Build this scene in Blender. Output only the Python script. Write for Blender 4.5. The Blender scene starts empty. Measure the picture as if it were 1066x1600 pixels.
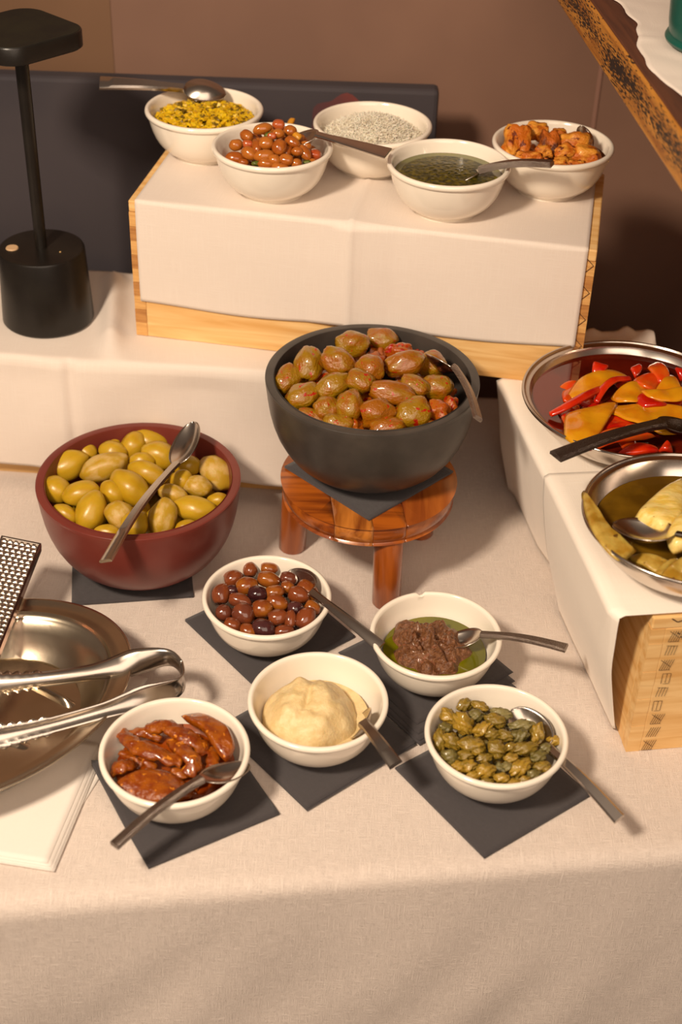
import bpy, bmesh, math, random
from mathutils import Vector, Matrix, noise, Euler
S = bpy.context.scene
C = S.collection
PI = math.pi
rnd = random.Random(7)
R = math.radians

# ---------------------------------------------------------------- camera
cd = bpy.data.cameras.new('camera'); cam = bpy.data.objects.new('camera', cd); C.objects.link(cam)
cd.sensor_fit = 'VERTICAL'; cd.sensor_height = 36; cd.sensor_width = 24; cd.lens = 50
cam.matrix_world = Matrix.Translation((0, 0, 1.055)) @ Matrix.Rotation(R(53.4), 4, 'X') @ Matrix.Rotation(R(2.0), 4, 'Z')
cd.clip_start = .02
cd.dof.use_dof = True; cd.dof.focus_distance = 1.52; cd.dof.aperture_fstop = 4.0
S.camera = cam
# ---------------------------------------------------------------- light
w = bpy.data.worlds.new('world'); S.world = w; w.use_nodes = True
w.node_tree.nodes['Background'].inputs[0].default_value = (.32, .225, .17, 1)
w.node_tree.nodes['Background'].inputs[1].default_value = .38
def area(name, loc, target, size, power, col, sy=None):
    l = bpy.data.lights.new(name, 'AREA'); l.energy = power; l.color = col; l.size = size
    if sy: l.shape = 'RECTANGLE'; l.size_y = sy
    o = bpy.data.objects.new(name, l); C.objects.link(o); o.location = loc
    o.rotation_euler = (Vector(target) - Vector(loc)).to_track_quat('-Z', 'Y').to_euler(); return o
area('key_light', (-.85, .05, 1.75), (.05, 1.2, .05), .26, 47, (1, .82, .63))
area('fill_light', (.45, -.7, 1.6), (.0, 1.1, .1), 1.6, 22, (1, .80, .63))
S.view_settings.view_transform = 'Standard'; S.view_settings.look = 'None'
S.view_settings.exposure = 0.10; S.view_settings.gamma = 1; S.view_settings.use_curve_mapping = False

# ---------------------------------------------------------------- materials
def lin(c): return tuple(((x/255)/12.92 if x/255 <= .04045 else ((x/255+.055)/1.055)**2.4) for x in c)
def M(name, c1, c2=None, rough=.5, metal=0., ns=20., lo=.4, hi=.6, bump=0., bs=200., coat=0., sss=0., trans=0., ior=1.45, stretch=(1,1,1), obj=.0, detail=4, c3=None, s3=60., t3=.62, crough=.06, k=1.):
    ns *= k; bs *= k; s3 *= k                      # k: size of the unit template this is used on
    m = bpy.data.materials.new(name); m.use_nodes = True; nt = m.node_tree; N = nt.nodes; L = nt.links
    b = N['Principled BSDF']; c1 = (*lin(c1), 1)
    b.inputs['Base Color'].default_value = c1; b.inputs['Roughness'].default_value = rough; b.inputs['Metallic'].default_value = metal
    b.inputs['Coat Weight'].default_value = coat; b.inputs['Coat Roughness'].default_value = crough
    b.inputs['Subsurface Weight'].default_value = sss; b.inputs['Subsurface Scale'].default_value = .004
    b.inputs['Transmission Weight'].default_value = trans; b.inputs['IOR'].default_value = ior
    tc = N.new('ShaderNodeTexCoord'); mp = N.new('ShaderNodeMapping'); mp.inputs['Scale'].default_value = stretch
    L.new(tc.outputs['Object'], mp.inputs[0])
    oi = N.new('ShaderNodeObjectInfo'); sc = N.new('ShaderNodeVectorMath'); sc.operation = 'ADD'
    ml = N.new('ShaderNodeMath'); ml.operation = 'MULTIPLY'; ml.inputs[1].default_value = 9.0
    L.new(oi.outputs['Random'], ml.inputs[0]); L.new(mp.outputs[0], sc.inputs[0]); L.new(ml.outputs[0], sc.inputs[1])
    vec = sc.outputs[0]
    out = None
    if c2:
        t = N.new('ShaderNodeTexNoise'); t.inputs['Scale'].default_value = ns; t.inputs['Detail'].default_value = detail; L.new(vec, t.inputs['Vector'])
        r = N.new('ShaderNodeMapRange'); r.inputs[1].default_value = lo; r.inputs[2].default_value = hi
        if obj:
            a = N.new('ShaderNodeMath'); a.operation = 'MULTIPLY_ADD'; a.inputs[1].default_value = obj; a.inputs[2].default_value = -obj/2
            L.new(oi.outputs['Random'], a.inputs[0]); a2 = N.new('ShaderNodeMath'); a2.operation = 'ADD'
            L.new(a.outputs[0], a2.inputs[0]); L.new(t.outputs['Fac'], a2.inputs[1]); L.new(a2.outputs[0], r.inputs[0])
        else: L.new(t.outputs['Fac'], r.inputs[0])
        mx = N.new('ShaderNodeMix'); mx.data_type = 'RGBA'; mx.inputs[6].default_value = c1; mx.inputs[7].default_value = (*lin(c2), 1)
        L.new(r.outputs[0], mx.inputs[0]); out = mx.outputs[2]
    if c3:
        t = N.new('ShaderNodeTexNoise'); t.inputs['Scale'].default_value = s3; t.inputs['Detail'].default_value = 5; L.new(vec, t.inputs['Vector'])
        r = N.new('ShaderNodeMapRange'); r.inputs[1].default_value = t3; r.inputs[2].default_value = t3+.04; L.new(t.outputs['Fac'], r.inputs[0])
        mx = N.new('ShaderNodeMix'); mx.data_type = 'RGBA'; mx.inputs[7].default_value = (*lin(c3), 1)
        L.new(r.outputs[0], mx.inputs[0])
        if out: L.new(out, mx.inputs[6])
        else: mx.inputs[6].default_value = c1
        out = mx.outputs[2]
    if out: L.new(out, b.inputs['Base Color'])
    if bump:
        t = N.new('ShaderNodeTexNoise'); t.inputs['Scale'].default_value = bs; t.inputs['Detail'].default_value = 5; L.new(vec, t.inputs['Vector'])
        bp = N.new('ShaderNodeBump'); bp.inputs['Strength'].default_value = bump; bp.inputs['Distance'].default_value = .002
        L.new(t.outputs['Fac'], bp.inputs['Height']); L.new(bp.outputs[0], b.inputs['Normal'])
    return m
def linen(name, c1, c2, bump=.35, yaw=0, fine=1.0):
    """woven cloth: crossed slub threads, stronger here and there"""
    m = bpy.data.materials.new(name); m.use_nodes = True; nt = m.node_tree; N = nt.nodes; L = nt.links
    b = N['Principled BSDF']; b.inputs['Roughness'].default_value = .85; b.inputs['Sheen Weight'].default_value = .15
    tc = N.new('ShaderNodeTexCoord'); hs = []
    for st in ((60*fine, 1500*fine, 1), (1500*fine, 45*fine, 1)):
        mp = N.new('ShaderNodeMapping'); mp.inputs['Scale'].default_value = st
        L.new(tc.outputs['UV'], mp.inputs[0])
        t = N.new('ShaderNodeTexNoise'); t.inputs['Scale'].default_value = 1; t.inputs['Detail'].default_value = 3; L.new(mp.outputs[0], t.inputs['Vector'])
        r = N.new('ShaderNodeMapRange'); r.inputs[1].default_value = .35; r.inputs[2].default_value = .8; L.new(t.outputs['Fac'], r.inputs[0])
        hs.append(r.outputs[0])
    mx = N.new('ShaderNodeMath'); mx.operation = 'MAXIMUM'; L.new(hs[0], mx.inputs[0]); L.new(hs[1], mx.inputs[1])
    bp = N.new('ShaderNodeBump'); bp.inputs['Strength'].default_value = bump; bp.inputs['Distance'].default_value = .001
    L.new(mx.outputs[0], bp.inputs['Height']); L.new(bp.outputs[0], b.inputs['Normal'])
    cm = N.new('ShaderNodeMix'); cm.data_type = 'RGBA'; cm.inputs[6].default_value = (*lin(c1), 1); cm.inputs[7].default_value = (*lin(c2), 1)
    L.new(mx.outputs[0], cm.inputs[0]); L.new(cm.outputs[2], b.inputs['Base Color'])
    return m
def wood(name, c1, c2, scale=8, rough=.5, axis='X', coat=0, dark=None, dens=.6):
    m = bpy.data.materials.new(name); m.use_nodes = True; nt = m.node_tree; N = nt.nodes; L = nt.links
    b = N['Principled BSDF']; b.inputs['Roughness'].default_value = rough; b.inputs['Coat Weight'].default_value = coat; b.inputs['Coat Roughness'].default_value = .2
    tc = N.new('ShaderNodeTexCoord'); mp = N.new('ShaderNodeMapping')
    mp.inputs['Scale'].default_value = {'X': (1.2, 14, 14), 'Y': (14, 1.2, 14), 'Z': (14, 14, 1.2)}[axis]
    L.new(tc.outputs['Object'], mp.inputs[0])
    t = N.new('ShaderNodeTexNoise'); t.inputs['Scale'].default_value = scale; t.inputs['Detail'].default_value = 8; t.inputs['Distortion'].default_value = .6
    L.new(mp.outputs[0], t.inputs['Vector'])
    r = N.new('ShaderNodeMapRange'); r.inputs[1].default_value = .38; r.inputs[2].default_value = .66; L.new(t.outputs['Fac'], r.inputs[0])
    mx = N.new('ShaderNodeMix'); mx.data_type = 'RGBA'; mx.inputs[6].default_value = (*lin(c1), 1); mx.inputs[7].default_value = (*lin(c2), 1)
    L.new(r.outputs[0], mx.inputs[0]); out = mx.outputs[2]
    if dark:
        mp2 = N.new('ShaderNodeMapping'); mp2.inputs['Scale'].default_value = (5, 5, 9); L.new(tc.outputs['Object'], mp2.inputs[0])
        t1 = N.new('ShaderNodeTexNoise'); t1.inputs['Scale'].default_value = 1.6; t1.inputs['Detail'].default_value = 2; L.new(mp2.outputs[0], t1.inputs['Vector'])
        mp3 = N.new('ShaderNodeMapping'); mp3.inputs['Scale'].default_value = (90, 90, 560); mp3.inputs['Rotation'].default_value = (R(-62), 0, 0); L.new(tc.outputs['Object'], mp3.inputs[0])
        t2 = N.new('ShaderNodeTexNoise'); t2.inputs['Scale'].default_value = 1.0; t2.inputs['Detail'].default_value = 4; L.new(mp3.outputs[0], t2.inputs['Vector'])
        sm = N.new('ShaderNodeMath'); sm.operation = 'ADD'; g1 = N.new('ShaderNodeMath'); g1.operation = 'MULTIPLY_ADD'; g1.inputs[1].default_value = .7; g1.inputs[2].default_value = .15; L.new(t1.outputs['Fac'], g1.inputs[0]); g2 = N.new('ShaderNodeMath'); g2.operation = 'MULTIPLY_ADD'; g2.inputs[1].default_value = 1.5; g2.inputs[2].default_value = -.25; L.new(t2.outputs['Fac'], g2.inputs[0]); L.new(g1.outputs[0], sm.inputs[0]); L.new(g2.outputs[0], sm.inputs[1])
        # the scrawl keeps to the middle of the board's height
        sx = N.new('ShaderNodeSeparateXYZ'); L.new(tc.outputs['Object'], sx.inputs[0])
        ab = N.new('ShaderNodeMath'); ab.operation = 'ABSOLUTE'; L.new(sx.outputs['Z'], ab.inputs[0])
        k = N.new('ShaderNodeMath'); k.operation = 'MULTIPLY_ADD'; k.inputs[1].default_value = -14.0; k.inputs[2].default_value = .12; L.new(ab.outputs[0], k.inputs[0])
        s2 = N.new('ShaderNodeMath'); s2.operation = 'ADD'; L.new(sm.outputs[0], s2.inputs[0]); L.new(k.outputs[0], s2.inputs[1])
        r2 = N.new('ShaderNodeMapRange'); r2.inputs[1].default_value = dens*2-.13; r2.inputs[2].default_value = dens*2-.05; L.new(s2.outputs[0], r2.inputs[0])
        m2 = N.new('ShaderNodeMix'); m2.data_type = 'RGBA'; m2.inputs[7].default_value = (*lin(dark), 1)
        L.new(r2.outputs[0], m2.inputs[0]); L.new(out, m2.inputs[6]); out = m2.outputs[2]
    L.new(out, b.inputs['Base Color'])
    bp = N.new('ShaderNodeBump'); bp.inputs['Strength'].default_value = .15; bp.inputs['Distance'].default_value = .001
    L.new(t.outputs['Fac'], bp.inputs['Height']); L.new(bp.outputs[0], b.inputs['Normal'])
    return m
def steel(name, c=(200, 190, 180), rough=.16, bump=.0, bs=300, stretch=(1,1,1)):
    return M(name, c, (c[0]-25, c[1]-25, c[2]-25), rough=rough, metal=1, ns=8, bump=bump, bs=bs, stretch=stretch)
m_cloth = linen('linen_cloth', (216, 200, 188), (240, 226, 215), bump=.8)
m_paper = linen('paper_cloth', (226, 212, 200), (232, 220, 209), bump=.16, fine=.6)
m_paper_w = linen('white_paper_cloth', (246, 234, 220), (250, 240, 228), bump=.14, fine=.6)
m_white_napkin = linen('white_napkin', (232, 222, 212), (238, 229, 220), bump=.2, fine=2.0)
m_dark_napkin = linen('dark_napkin', (60, 55, 57), (74, 69, 71), bump=.5, fine=2.2)
m_pine = wood('pine', (240, 200, 138), (220, 168, 98), 6)
m_pine_y = wood('pine_lengthwise', (240, 200, 138), (220, 168, 98), 6, axis='Y')
m_pine_dark = wood('pine_end_grain', (196, 140, 78), (168, 112, 58), 20)
m_pine_light = wood('pine_end_grain_light', (226, 176, 108), (205, 150, 84), 20)
m_ink = M('ink', (60, 34, 24), rough=.8)
m_oak = wood('oiled_board', (190, 128, 50), (146, 88, 30), 9, axis='Y', rough=.45, dark=(30, 22, 20), dens=.56)
m_oak_top = wood('board_top', (96, 54, 34), (76, 42, 28), 9, axis='Y', rough=.6)
m_stool = wood('stained_acacia', (176, 92, 26), (112, 50, 16), 5, axis='X', rough=.25, coat=.6)
m_stool2 = wood('stained_acacia_mid', (176, 98, 38), (126, 56, 20), 4, axis='Y', rough=.25, coat=.6)
m_stool_l = wood('stained_acacia_light', (198, 122, 48), (120, 58, 20), 5, axis='Y', rough=.25, coat=.6)
m_stool_leg = wood('stained_leg', (170, 88, 28), (122, 56, 16), 3, axis='Z', rough=.25, coat=.6)
m_china = M('glazed_china', (246, 236, 220), rough=.16, coat=.5, sss=.0)
m_black_bowl = M('matt_black_ceramic', (60, 55, 51), (70, 64, 59), rough=.34, ns=30, bump=.05, bs=400)
m_red_bowl = M('oxblood_lacquer', (112, 48, 40), (120, 54, 45), rough=.34, ns=10)
m_black = M('black_powder_coat', (24, 20, 17), (30, 26, 22), rough=.34, bump=.05, bs=900)
m_black_top = M('black_powder_coat_top', (14, 14, 10), (24, 24, 14), rough=.6, ns=30)
m_steel = steel('polished_steel', (225, 215, 205), .22); m_spoon = steel('spoon_steel', (208, 198, 188), .24)
m_spoon_h = steel('stamped_handle', (170, 156, 146), .26, bump=.8, bs=900, stretch=(1.6, .5, 1))
m_dark_h = steel('dark_stamped_handle', (96, 84, 78), .28, bump=.9, bs=900, stretch=(1.6, .5, 1))
m_dish = steel('worn_steel', (222, 208, 186), .24, bump=.08, bs=60)
m_teal = M('teal_enamel', (16, 96, 84), (10, 80, 70), rough=.28, ns=12)
m_wall = M('mauve_wall', (128, 96, 80), (140, 106, 88), rough=.7, ns=2.5, bump=.05, bs=30)
m_wall2 = M('olive_brown_wall', (112, 82, 58), (122, 90, 66), rough=.7, ns=2.5)
m_wall3 = M('pale_wall_seam', (150, 112, 96), rough=.7)
m_slate = M('slate_panel', (58, 54, 60), (66, 60, 64), rough=.8, ns=4, bump=.1, bs=500)
m_redpatch = M('red_paint', (122, 58, 52), (88, 54, 56), rough=.8, ns=9)
m_floor = M('dark_floor', (40, 28, 20), rough=.6)
m_gol = M('green_olive', (178, 138, 20), (190, 152, 34), rough=.32, ns=60, lo=.35, hi=.65, sss=.25, coat=.15, obj=.25, bump=.08, bs=500, crough=.3, k=0.045)
m_gol2 = M('green_olive_scuffed', (180, 142, 34), (198, 164, 96), rough=.42, ns=70, lo=.46, hi=.62, sss=.25, bump=.15, bs=600, k=0.045)
m_sol = M('spiced_olive', (148, 108, 12), (150, 86, 8), rough=.24, ns=80, lo=.42, hi=.62, sss=.05, coat=.7, obj=.3, c3=(170, 34, 10), s3=130, t3=.63, bump=.7, bs=330, k=0.036)
m_sol2 = M('spiced_olive_red', (160, 70, 10), (168, 88, 14), rough=.2, ns=70, sss=.15, coat=.7, c3=(160, 24, 8), s3=120, t3=.58, bump=.5, bs=300, k=0.03)
m_kol = M('kalamata_brown', (104, 52, 34), (126, 62, 30), rough=.16, ns=60, coat=.6, obj=.35, bump=.1, bs=400, k=0.024)
m_kol1 = M('kalamata_amber', (152, 86, 26), (128, 62, 24), rough=.16, ns=60, coat=.6, bump=.12, bs=400, k=0.024)
m_kol2 = M('kalamata_purple', (54, 24, 26), (78, 40, 38), rough=.16, ns=50, coat=.6, bump=.12, bs=400, k=0.024)
m_cap = M('caper_green', (130, 106, 34), (164, 130, 42), rough=.24, ns=110, coat=.5, sss=.1, obj=.4, bump=.5, bs=420, k=0.018)
m_cap1 = M('caper_grey', (136, 124, 76), (108, 96, 46), rough=.28, ns=110, coat=.4, sss=.1, obj=.3, bump=.5, bs=420, k=0.018)
m_bean = M('red_brown_bean', (176, 102, 34), (156, 80, 22), rough=.18, ns=90, coat=.6, sss=.12, obj=.4, bump=.06, bs=500, k=0.018)
m_tom = M('tomato_bit', (180, 88, 40), (168, 64, 26), rough=.2, ns=90, coat=.6, sss=.2, k=0.014)
m_gold = M('carrot_bit', (206, 140, 36), rough=.25, coat=.5, sss=.2, k=0.012)
m_herb = M('herb_bit', (72, 84, 26), (104, 110, 40), rough=.35, ns=200, k=0.01)
m_crout = M('toasted_bread', (226, 152, 52), (192, 100, 20), rough=.45, ns=70, lo=.42, hi=.56, bump=1.0, bs=260, c3=(110, 44, 12), s3=130, t3=.60, coat=.1, k=0.03)
m_crout1 = M('charred_bread', (190, 98, 26), (84, 38, 16), rough=.5, ns=50, lo=.4, hi=.55, bump=1.0, bs=260, k=0.03)
m_gherkin = M('yellow_pickle', (226, 188, 26), (206, 158, 14), rough=.3, ns=160, coat=.3, sss=.1)
m_gherkin2 = M('dark_pickle', (136, 110, 22), (100, 76, 16), rough=.35, ns=160, coat=.3)
m_cheese = M('grated_cheese', (252, 244, 226), (246, 234, 212), rough=.6, ns=90, sss=.1, bump=1, bs=600)
m_pesto = M('pesto', (58, 54, 3), (98, 86, 6), rough=.34, ns=160, lo=.45, hi=.6, coat=.1, bump=.5, bs=170, c3=(30, 34, 8), s3=260, t3=.55)
m_oil_g = M('green_oil', (92, 92, 6), (112, 106, 8), rough=.05, ns=20, coat=.6)
m_tapen = M('olive_paste', (124, 80, 46), (96, 56, 28), rough=.38, ns=240, bump=1.0, bs=420, coat=.35, c3=(136, 84, 56), s3=200, t3=.6)
m_hummus = M('hummus', (226, 202, 152), (216, 188, 134), rough=.5, ns=90, bump=.5, bs=260, sss=.1, coat=.12, crough=.4)
m_pep_y = M('yellow_pepper', (222, 154, 22), (212, 130, 16), rough=.2, ns=40, coat=.6, sss=.2, bump=.1, bs=150, c3=(120, 60, 12), s3=70, t3=.70)
m_pep_r = M('red_pepper', (186, 24, 8), (206, 50, 12), rough=.18, ns=40, coat=.6, sss=.2, bump=.12, bs=150)
m_pep_o = M('orange_pepper', (212, 92, 20), (214, 62, 12), rough=.2, ns=50, coat=.6, sss=.2, bump=.2, bs=180)
m_oil_r = M('red_oil', (70, 12, 4), (104, 24, 8), rough=.03, ns=14, coat=.8)
m_oil_y = M('yellow_oil', (116, 84, 18), (86, 60, 12), rough=.06, ns=20, coat=.8)
m_arti = M('artichoke_heart', (236, 212, 134), (220, 186, 84), rough=.35, ns=60, coat=.4, sss=.2, bump=.4, bs=160, stretch=(1, 3, 1), c3=(110, 76, 26), s3=80, t3=.68)
m_arti2 = M('artichoke_leaf', (190, 160, 76), (160, 120, 34), rough=.35, ns=60, coat=.4, sss=.2, bump=.4, bs=160, c3=(96, 60, 20), s3=90, t3=.66)
m_dtom = M('marinated_strip', (152, 78, 8), (124, 50, 3), rough=.26, ns=90, coat=.6, sss=.1, bump=.8, bs=230, c3=(206, 126, 30), s3=160, t3=.62)
m_sauce = M('orange_sauce', (150, 66, 10), (110, 40, 5), rough=.1, ns=60, coat=.8, bump=.3, bs=120)

# ---------------------------------------------------------------- helpers
def mesh(name, vs, fs, mat, parent=None, smooth=True, auto=None):
    me = bpy.data.meshes.new(name); me.from_pydata([tuple(v) for v in vs], [], fs); me.materials.append(mat)
    bm = bmesh.new(); bm.from_mesh(me); bmesh.ops.recalc_face_normals(bm, faces=bm.faces); bm.to_mesh(me); bm.free()
    if smooth: me.polygons.foreach_set('use_smooth', [True]*len(me.polygons))
    if auto: me.set_sharp_from_angle(angle=R(auto))
    o = bpy.data.objects.new(name, me); C.objects.link(o); o.parent = parent; return o
def empty(name, loc=(0, 0, 0), rz=0):
    o = bpy.data.objects.new(name, None); C.objects.link(o); o.location = loc; o.rotation_euler = (0, 0, rz); o.empty_display_size = .02; return o
def tag(o, label, cat, group=None, kind=None):
    if label: o['label'] = label
    if cat: o['category'] = cat
    if group: o['group'] = group
    if kind: o['kind'] = kind
    return o
def bevel(o, w, n=2):
    m = o.modifiers.new('bevel', 'BEVEL'); m.width = w; m.segments = n; m.limit_method = 'ANGLE'; return o
def box(name, x0, x1, y0, y1, z0, z1, mat, parent=None, bv=0):
    vs = [(x, y, z) for x in (x0, x1) for y in (y0, y1) for z in (z0, z1)]
    fs = [(0, 1, 3, 2), (4, 6, 7, 5), (0, 4, 5, 1), (2, 3, 7, 6), (0, 2, 6, 4), (1, 5, 7, 3)]
    o = mesh(name, vs, fs, mat, parent, smooth=False)
    return bevel(o, bv) if bv else o
def revolve(name, prof, mat, parent=None, seg=64, ex=1., ey=1., rz=0., auto=40, closed=False):
    vs, fs = [], []; n = len(prof); c, s = math.cos(rz), math.sin(rz)
    for i in range(seg):
        a = 2*PI*i/seg
        for r, z in prof:
            x, y = r*math.cos(a)*ex, r*math.sin(a)*ey; vs.append((x*c-y*s, x*s+y*c, z))
    for i in range(seg):
        j = (i+1) % seg
        for k in range(n-1 if not closed else n):
            k2 = (k+1) % n; fs.append((i*n+k, j*n+k, j*n+k2, i*n+k2))
    o = mesh(name, vs, fs, mat, parent, auto=auto)
    bm = bmesh.new(); bm.from_mesh(o.data); bmesh.ops.remove_doubles(bm, verts=bm.verts, dist=1e-6); bmesh.ops.recalc_face_normals(bm, faces=bm.faces); bm.to_mesh(o.data); bm.free()
    return o
def grid(name, nu, nv, fn, mat, parent=None, uv=None, thick=0, smooth=True, off=0):
    vs = [fn(i/(nu-1), j/(nv-1)) for j in range(nv) for i in range(nu)]
    fs = [(j*nu+i, j*nu+i+1, (j+1)*nu+i+1, (j+1)*nu+i) for j in range(nv-1) for i in range(nu-1)]
    me = bpy.data.meshes.new(name); me.from_pydata(vs, [], fs); me.materials.append(mat)
    if smooth: me.polygons.foreach_set('use_smooth', [True]*len(me.polygons))
    # UV in metres along the sheet, so a weave follows the cloth over its edges
    ul = me.uv_layers.new(name='uv'); U = [0]*(nu*nv)
    for j in range(nv):
        for i in range(nu):
            a = U[j*nu+i-1][0] + (Vector(vs[j*nu+i])-Vector(vs[j*nu+i-1])).length if i else 0
            b = U[(j-1)*nu+i][1] + (Vector(vs[j*nu+i])-Vector(vs[(j-1)*nu+i])).length if j else 0
            U[j*nu+i] = (a, b)
    for lp in me.loops: ul.data[lp.index].uv = U[lp.vertex_index]
    o = bpy.data.objects.new(name, me); C.objects.link(o); o.parent = parent
    if thick:
        m = o.modifiers.new('thickness', 'SOLIDIFY'); m.thickness = thick; m.offset = off
    return o
def tube(name, pts, rad, mat, parent=None, seg=12, flat=1.0, wob=0, sub=5):
    """swept limb through pts with radii; catmull smoothing"""
    P = [Vector(p) for p in pts]; n = len(P); rr = rad if isinstance(rad, (list, tuple)) else [rad]*n
    Q, rq = [], []
    for i in range(n-1):
        p0, p1, p2, p3 = P[max(i-1, 0)], P[i], P[i+1], P[min(i+2, n-1)]
        for k in range(sub):
            t = k/sub; Q.append(.5*((2*p1)+(-p0+p2)*t+(2*p0-5*p1+4*p2-p3)*t*t+(-p0+3*p1-3*p2+p3)*t**3)); rq.append(rr[i]*(1-t)+rr[i+1]*t)
    Q.append(P[-1]); rq.append(rr[-1])
    vs, fs = [], []; m = len(Q)
    for i in range(m):
        t = (Q[min(i+1, m-1)]-Q[max(i-1, 0)]).normalized(); s = t.cross(Vector((0, 0, 1))).normalized(); u = s.cross(t)
        for k in range(seg):
            a = 2*PI*k/seg; d = s*math.cos(a)*rq[i]+u*math.sin(a)*rq[i]*flat
            if wob: d *= 1+wob*noise.noise(Q[i]*160+d.normalized()*1.3)
            vs.append(Q[i]+d)
    for i in range(m-1):
        for k in range(seg): fs.append((i*seg+k, i*seg+(k+1) % seg, (i+1)*seg+(k+1) % seg, (i+1)*seg+k))
    vs.append(Q[0]-(Q[1]-Q[0]).normalized()*rq[0]*.3); vs.append(Q[-1]+(Q[-1]-Q[-2]).normalized()*rq[-1]*.3)
    for k in range(seg): fs.append((k, (k+1) % seg, len(vs)-2)); fs.append(((m-1)*seg+k, (m-1)*seg+(k+1) % seg, len(vs)-1))
    return mesh(name, vs, fs, mat, parent)
def basis(d, up=(0, 0, 1)):
    x = Vector(d).normalized(); y = Vector(up).cross(x)
    if y.length < .05: y = Vector((0, 1, 0)).cross(x)
    y.normalize(); z = x.cross(y); return Matrix((x, y, z)).transposed()
def blob(name, mat, seed, lump=.06, tip=0., pit=0., fold=0., seg=20, rings=13, box_=0):
    """unit-length (x) fruit body: radius .5, lumpy, optional tip, pit hole and folds"""
    vs, fs = [], []
    for i in range(rings+1):
        t = PI*i/rings
        for k in range(seg):
            a = 2*PI*k/seg
            v = Vector((-math.cos(t), math.sin(t)*math.cos(a), math.sin(t)*math.sin(a)))
            if box_: 
                q = max(abs(c) for c in v); v = v*(1-box_)+v/q*.8*box_
            r = 1+lump*noise.noise(v*1.4+Vector((seed*7.3, seed, 0)))*2
            if fold: r *= 1-fold*abs(math.sin(2.5*a+3*v.x+seed))**6-fold*.6*max(0, noise.noise(v*3+Vector((0, seed*3.1, 0))))
            v = v*r*.5
            if tip and v.x > .2: v.y *= 1-tip*(v.x-.2)*2.2; v.z *= 1-tip*(v.x-.2)*2.2; v.x += tip*.1*(v.x-.2)*4
            if pit and v.x < -.42: v.x += pit*(-.42-v.x)*9*.35
            vs.append(v)
    for i in range(rings):
        for k in range(seg): fs.append((i*seg+k, i*seg+(k+1) % seg, (i+1)*seg+(k+1) % seg, (i+1)*seg+k))
    o = mesh(name, vs, fs, mat)
    bm = bmesh.new(); bm.from_mesh(o.data); bmesh.ops.remove_doubles(bm, verts=bm.verts, dist=1e-4); bmesh.ops.recalc_face_normals(bm, faces=bm.faces); bm.to_mesh(o.data); bm.free()
    me = o.data; bpy.data.objects.remove(o); return me
def put(name, me, loc, d, L, W, label, cat, group, H=None, spin=None):
    o = bpy.data.objects.new(name, me); C.objects.link(o)
    m = basis(d).to_4x4() @ Matrix.Rotation(rnd.uniform(0, 6.28) if spin is None else spin, 4, 'X')
    o.matrix_world = Matrix.Translation(loc) @ m @ Matrix.Diagonal((L, W, H or W, 1))
    return tag(o, label, cat, group)
def fill(name, meshes, c, Rb, z, n, L, W, placed, label, cat, group, minsep=.75):
    """the next layer down, seen through the gaps of the heap"""
    k = 0
    for _ in range(n*60):
        if k >= n: break
        a = rnd.uniform(0, 6.283); r = Rb*math.sqrt(rnd.random()); p = Vector((c[0]+r*math.cos(a), c[1]+r*math.sin(a), z+rnd.uniform(-.1, .1)*W))
        if all((p-q).length > minsep*(W+w)/2 for q, w in placed):
            placed.append((p, W)); b = rnd.uniform(0, 6.283)
            put(name, rnd.choice(meshes), p, (math.cos(b), math.sin(b), rnd.uniform(-.3, .3)), L, W, label, cat, group); k += 1
ORD = 'first second third fourth fifth sixth seventh eighth ninth tenth eleventh'.split()
def heap(name, table, kinds, labels, cat, groups, squash=.95, where='the bowl', grow=1.12):
    placed = []
    for x, y, z, dx, dy, dz, L, W, k, row, q, nr in table:
        L *= grow; W *= grow
        rw = 'back row' if row == 0 else 'front row' if row == nr-1 else ORD[row]+' row'
        lab = '%s, %s from left in the %s of %s' % (labels[k], ORD[q], rw, where)
        put(name, rnd.choice(kinds[k]), (x, y, z), (dx, dy, dz), L, W, lab, cat, groups[k], H=W*squash, spin=rnd.uniform(-.5, .5))
        placed.append((Vector((x, y, z)), W))
    return placed

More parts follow.
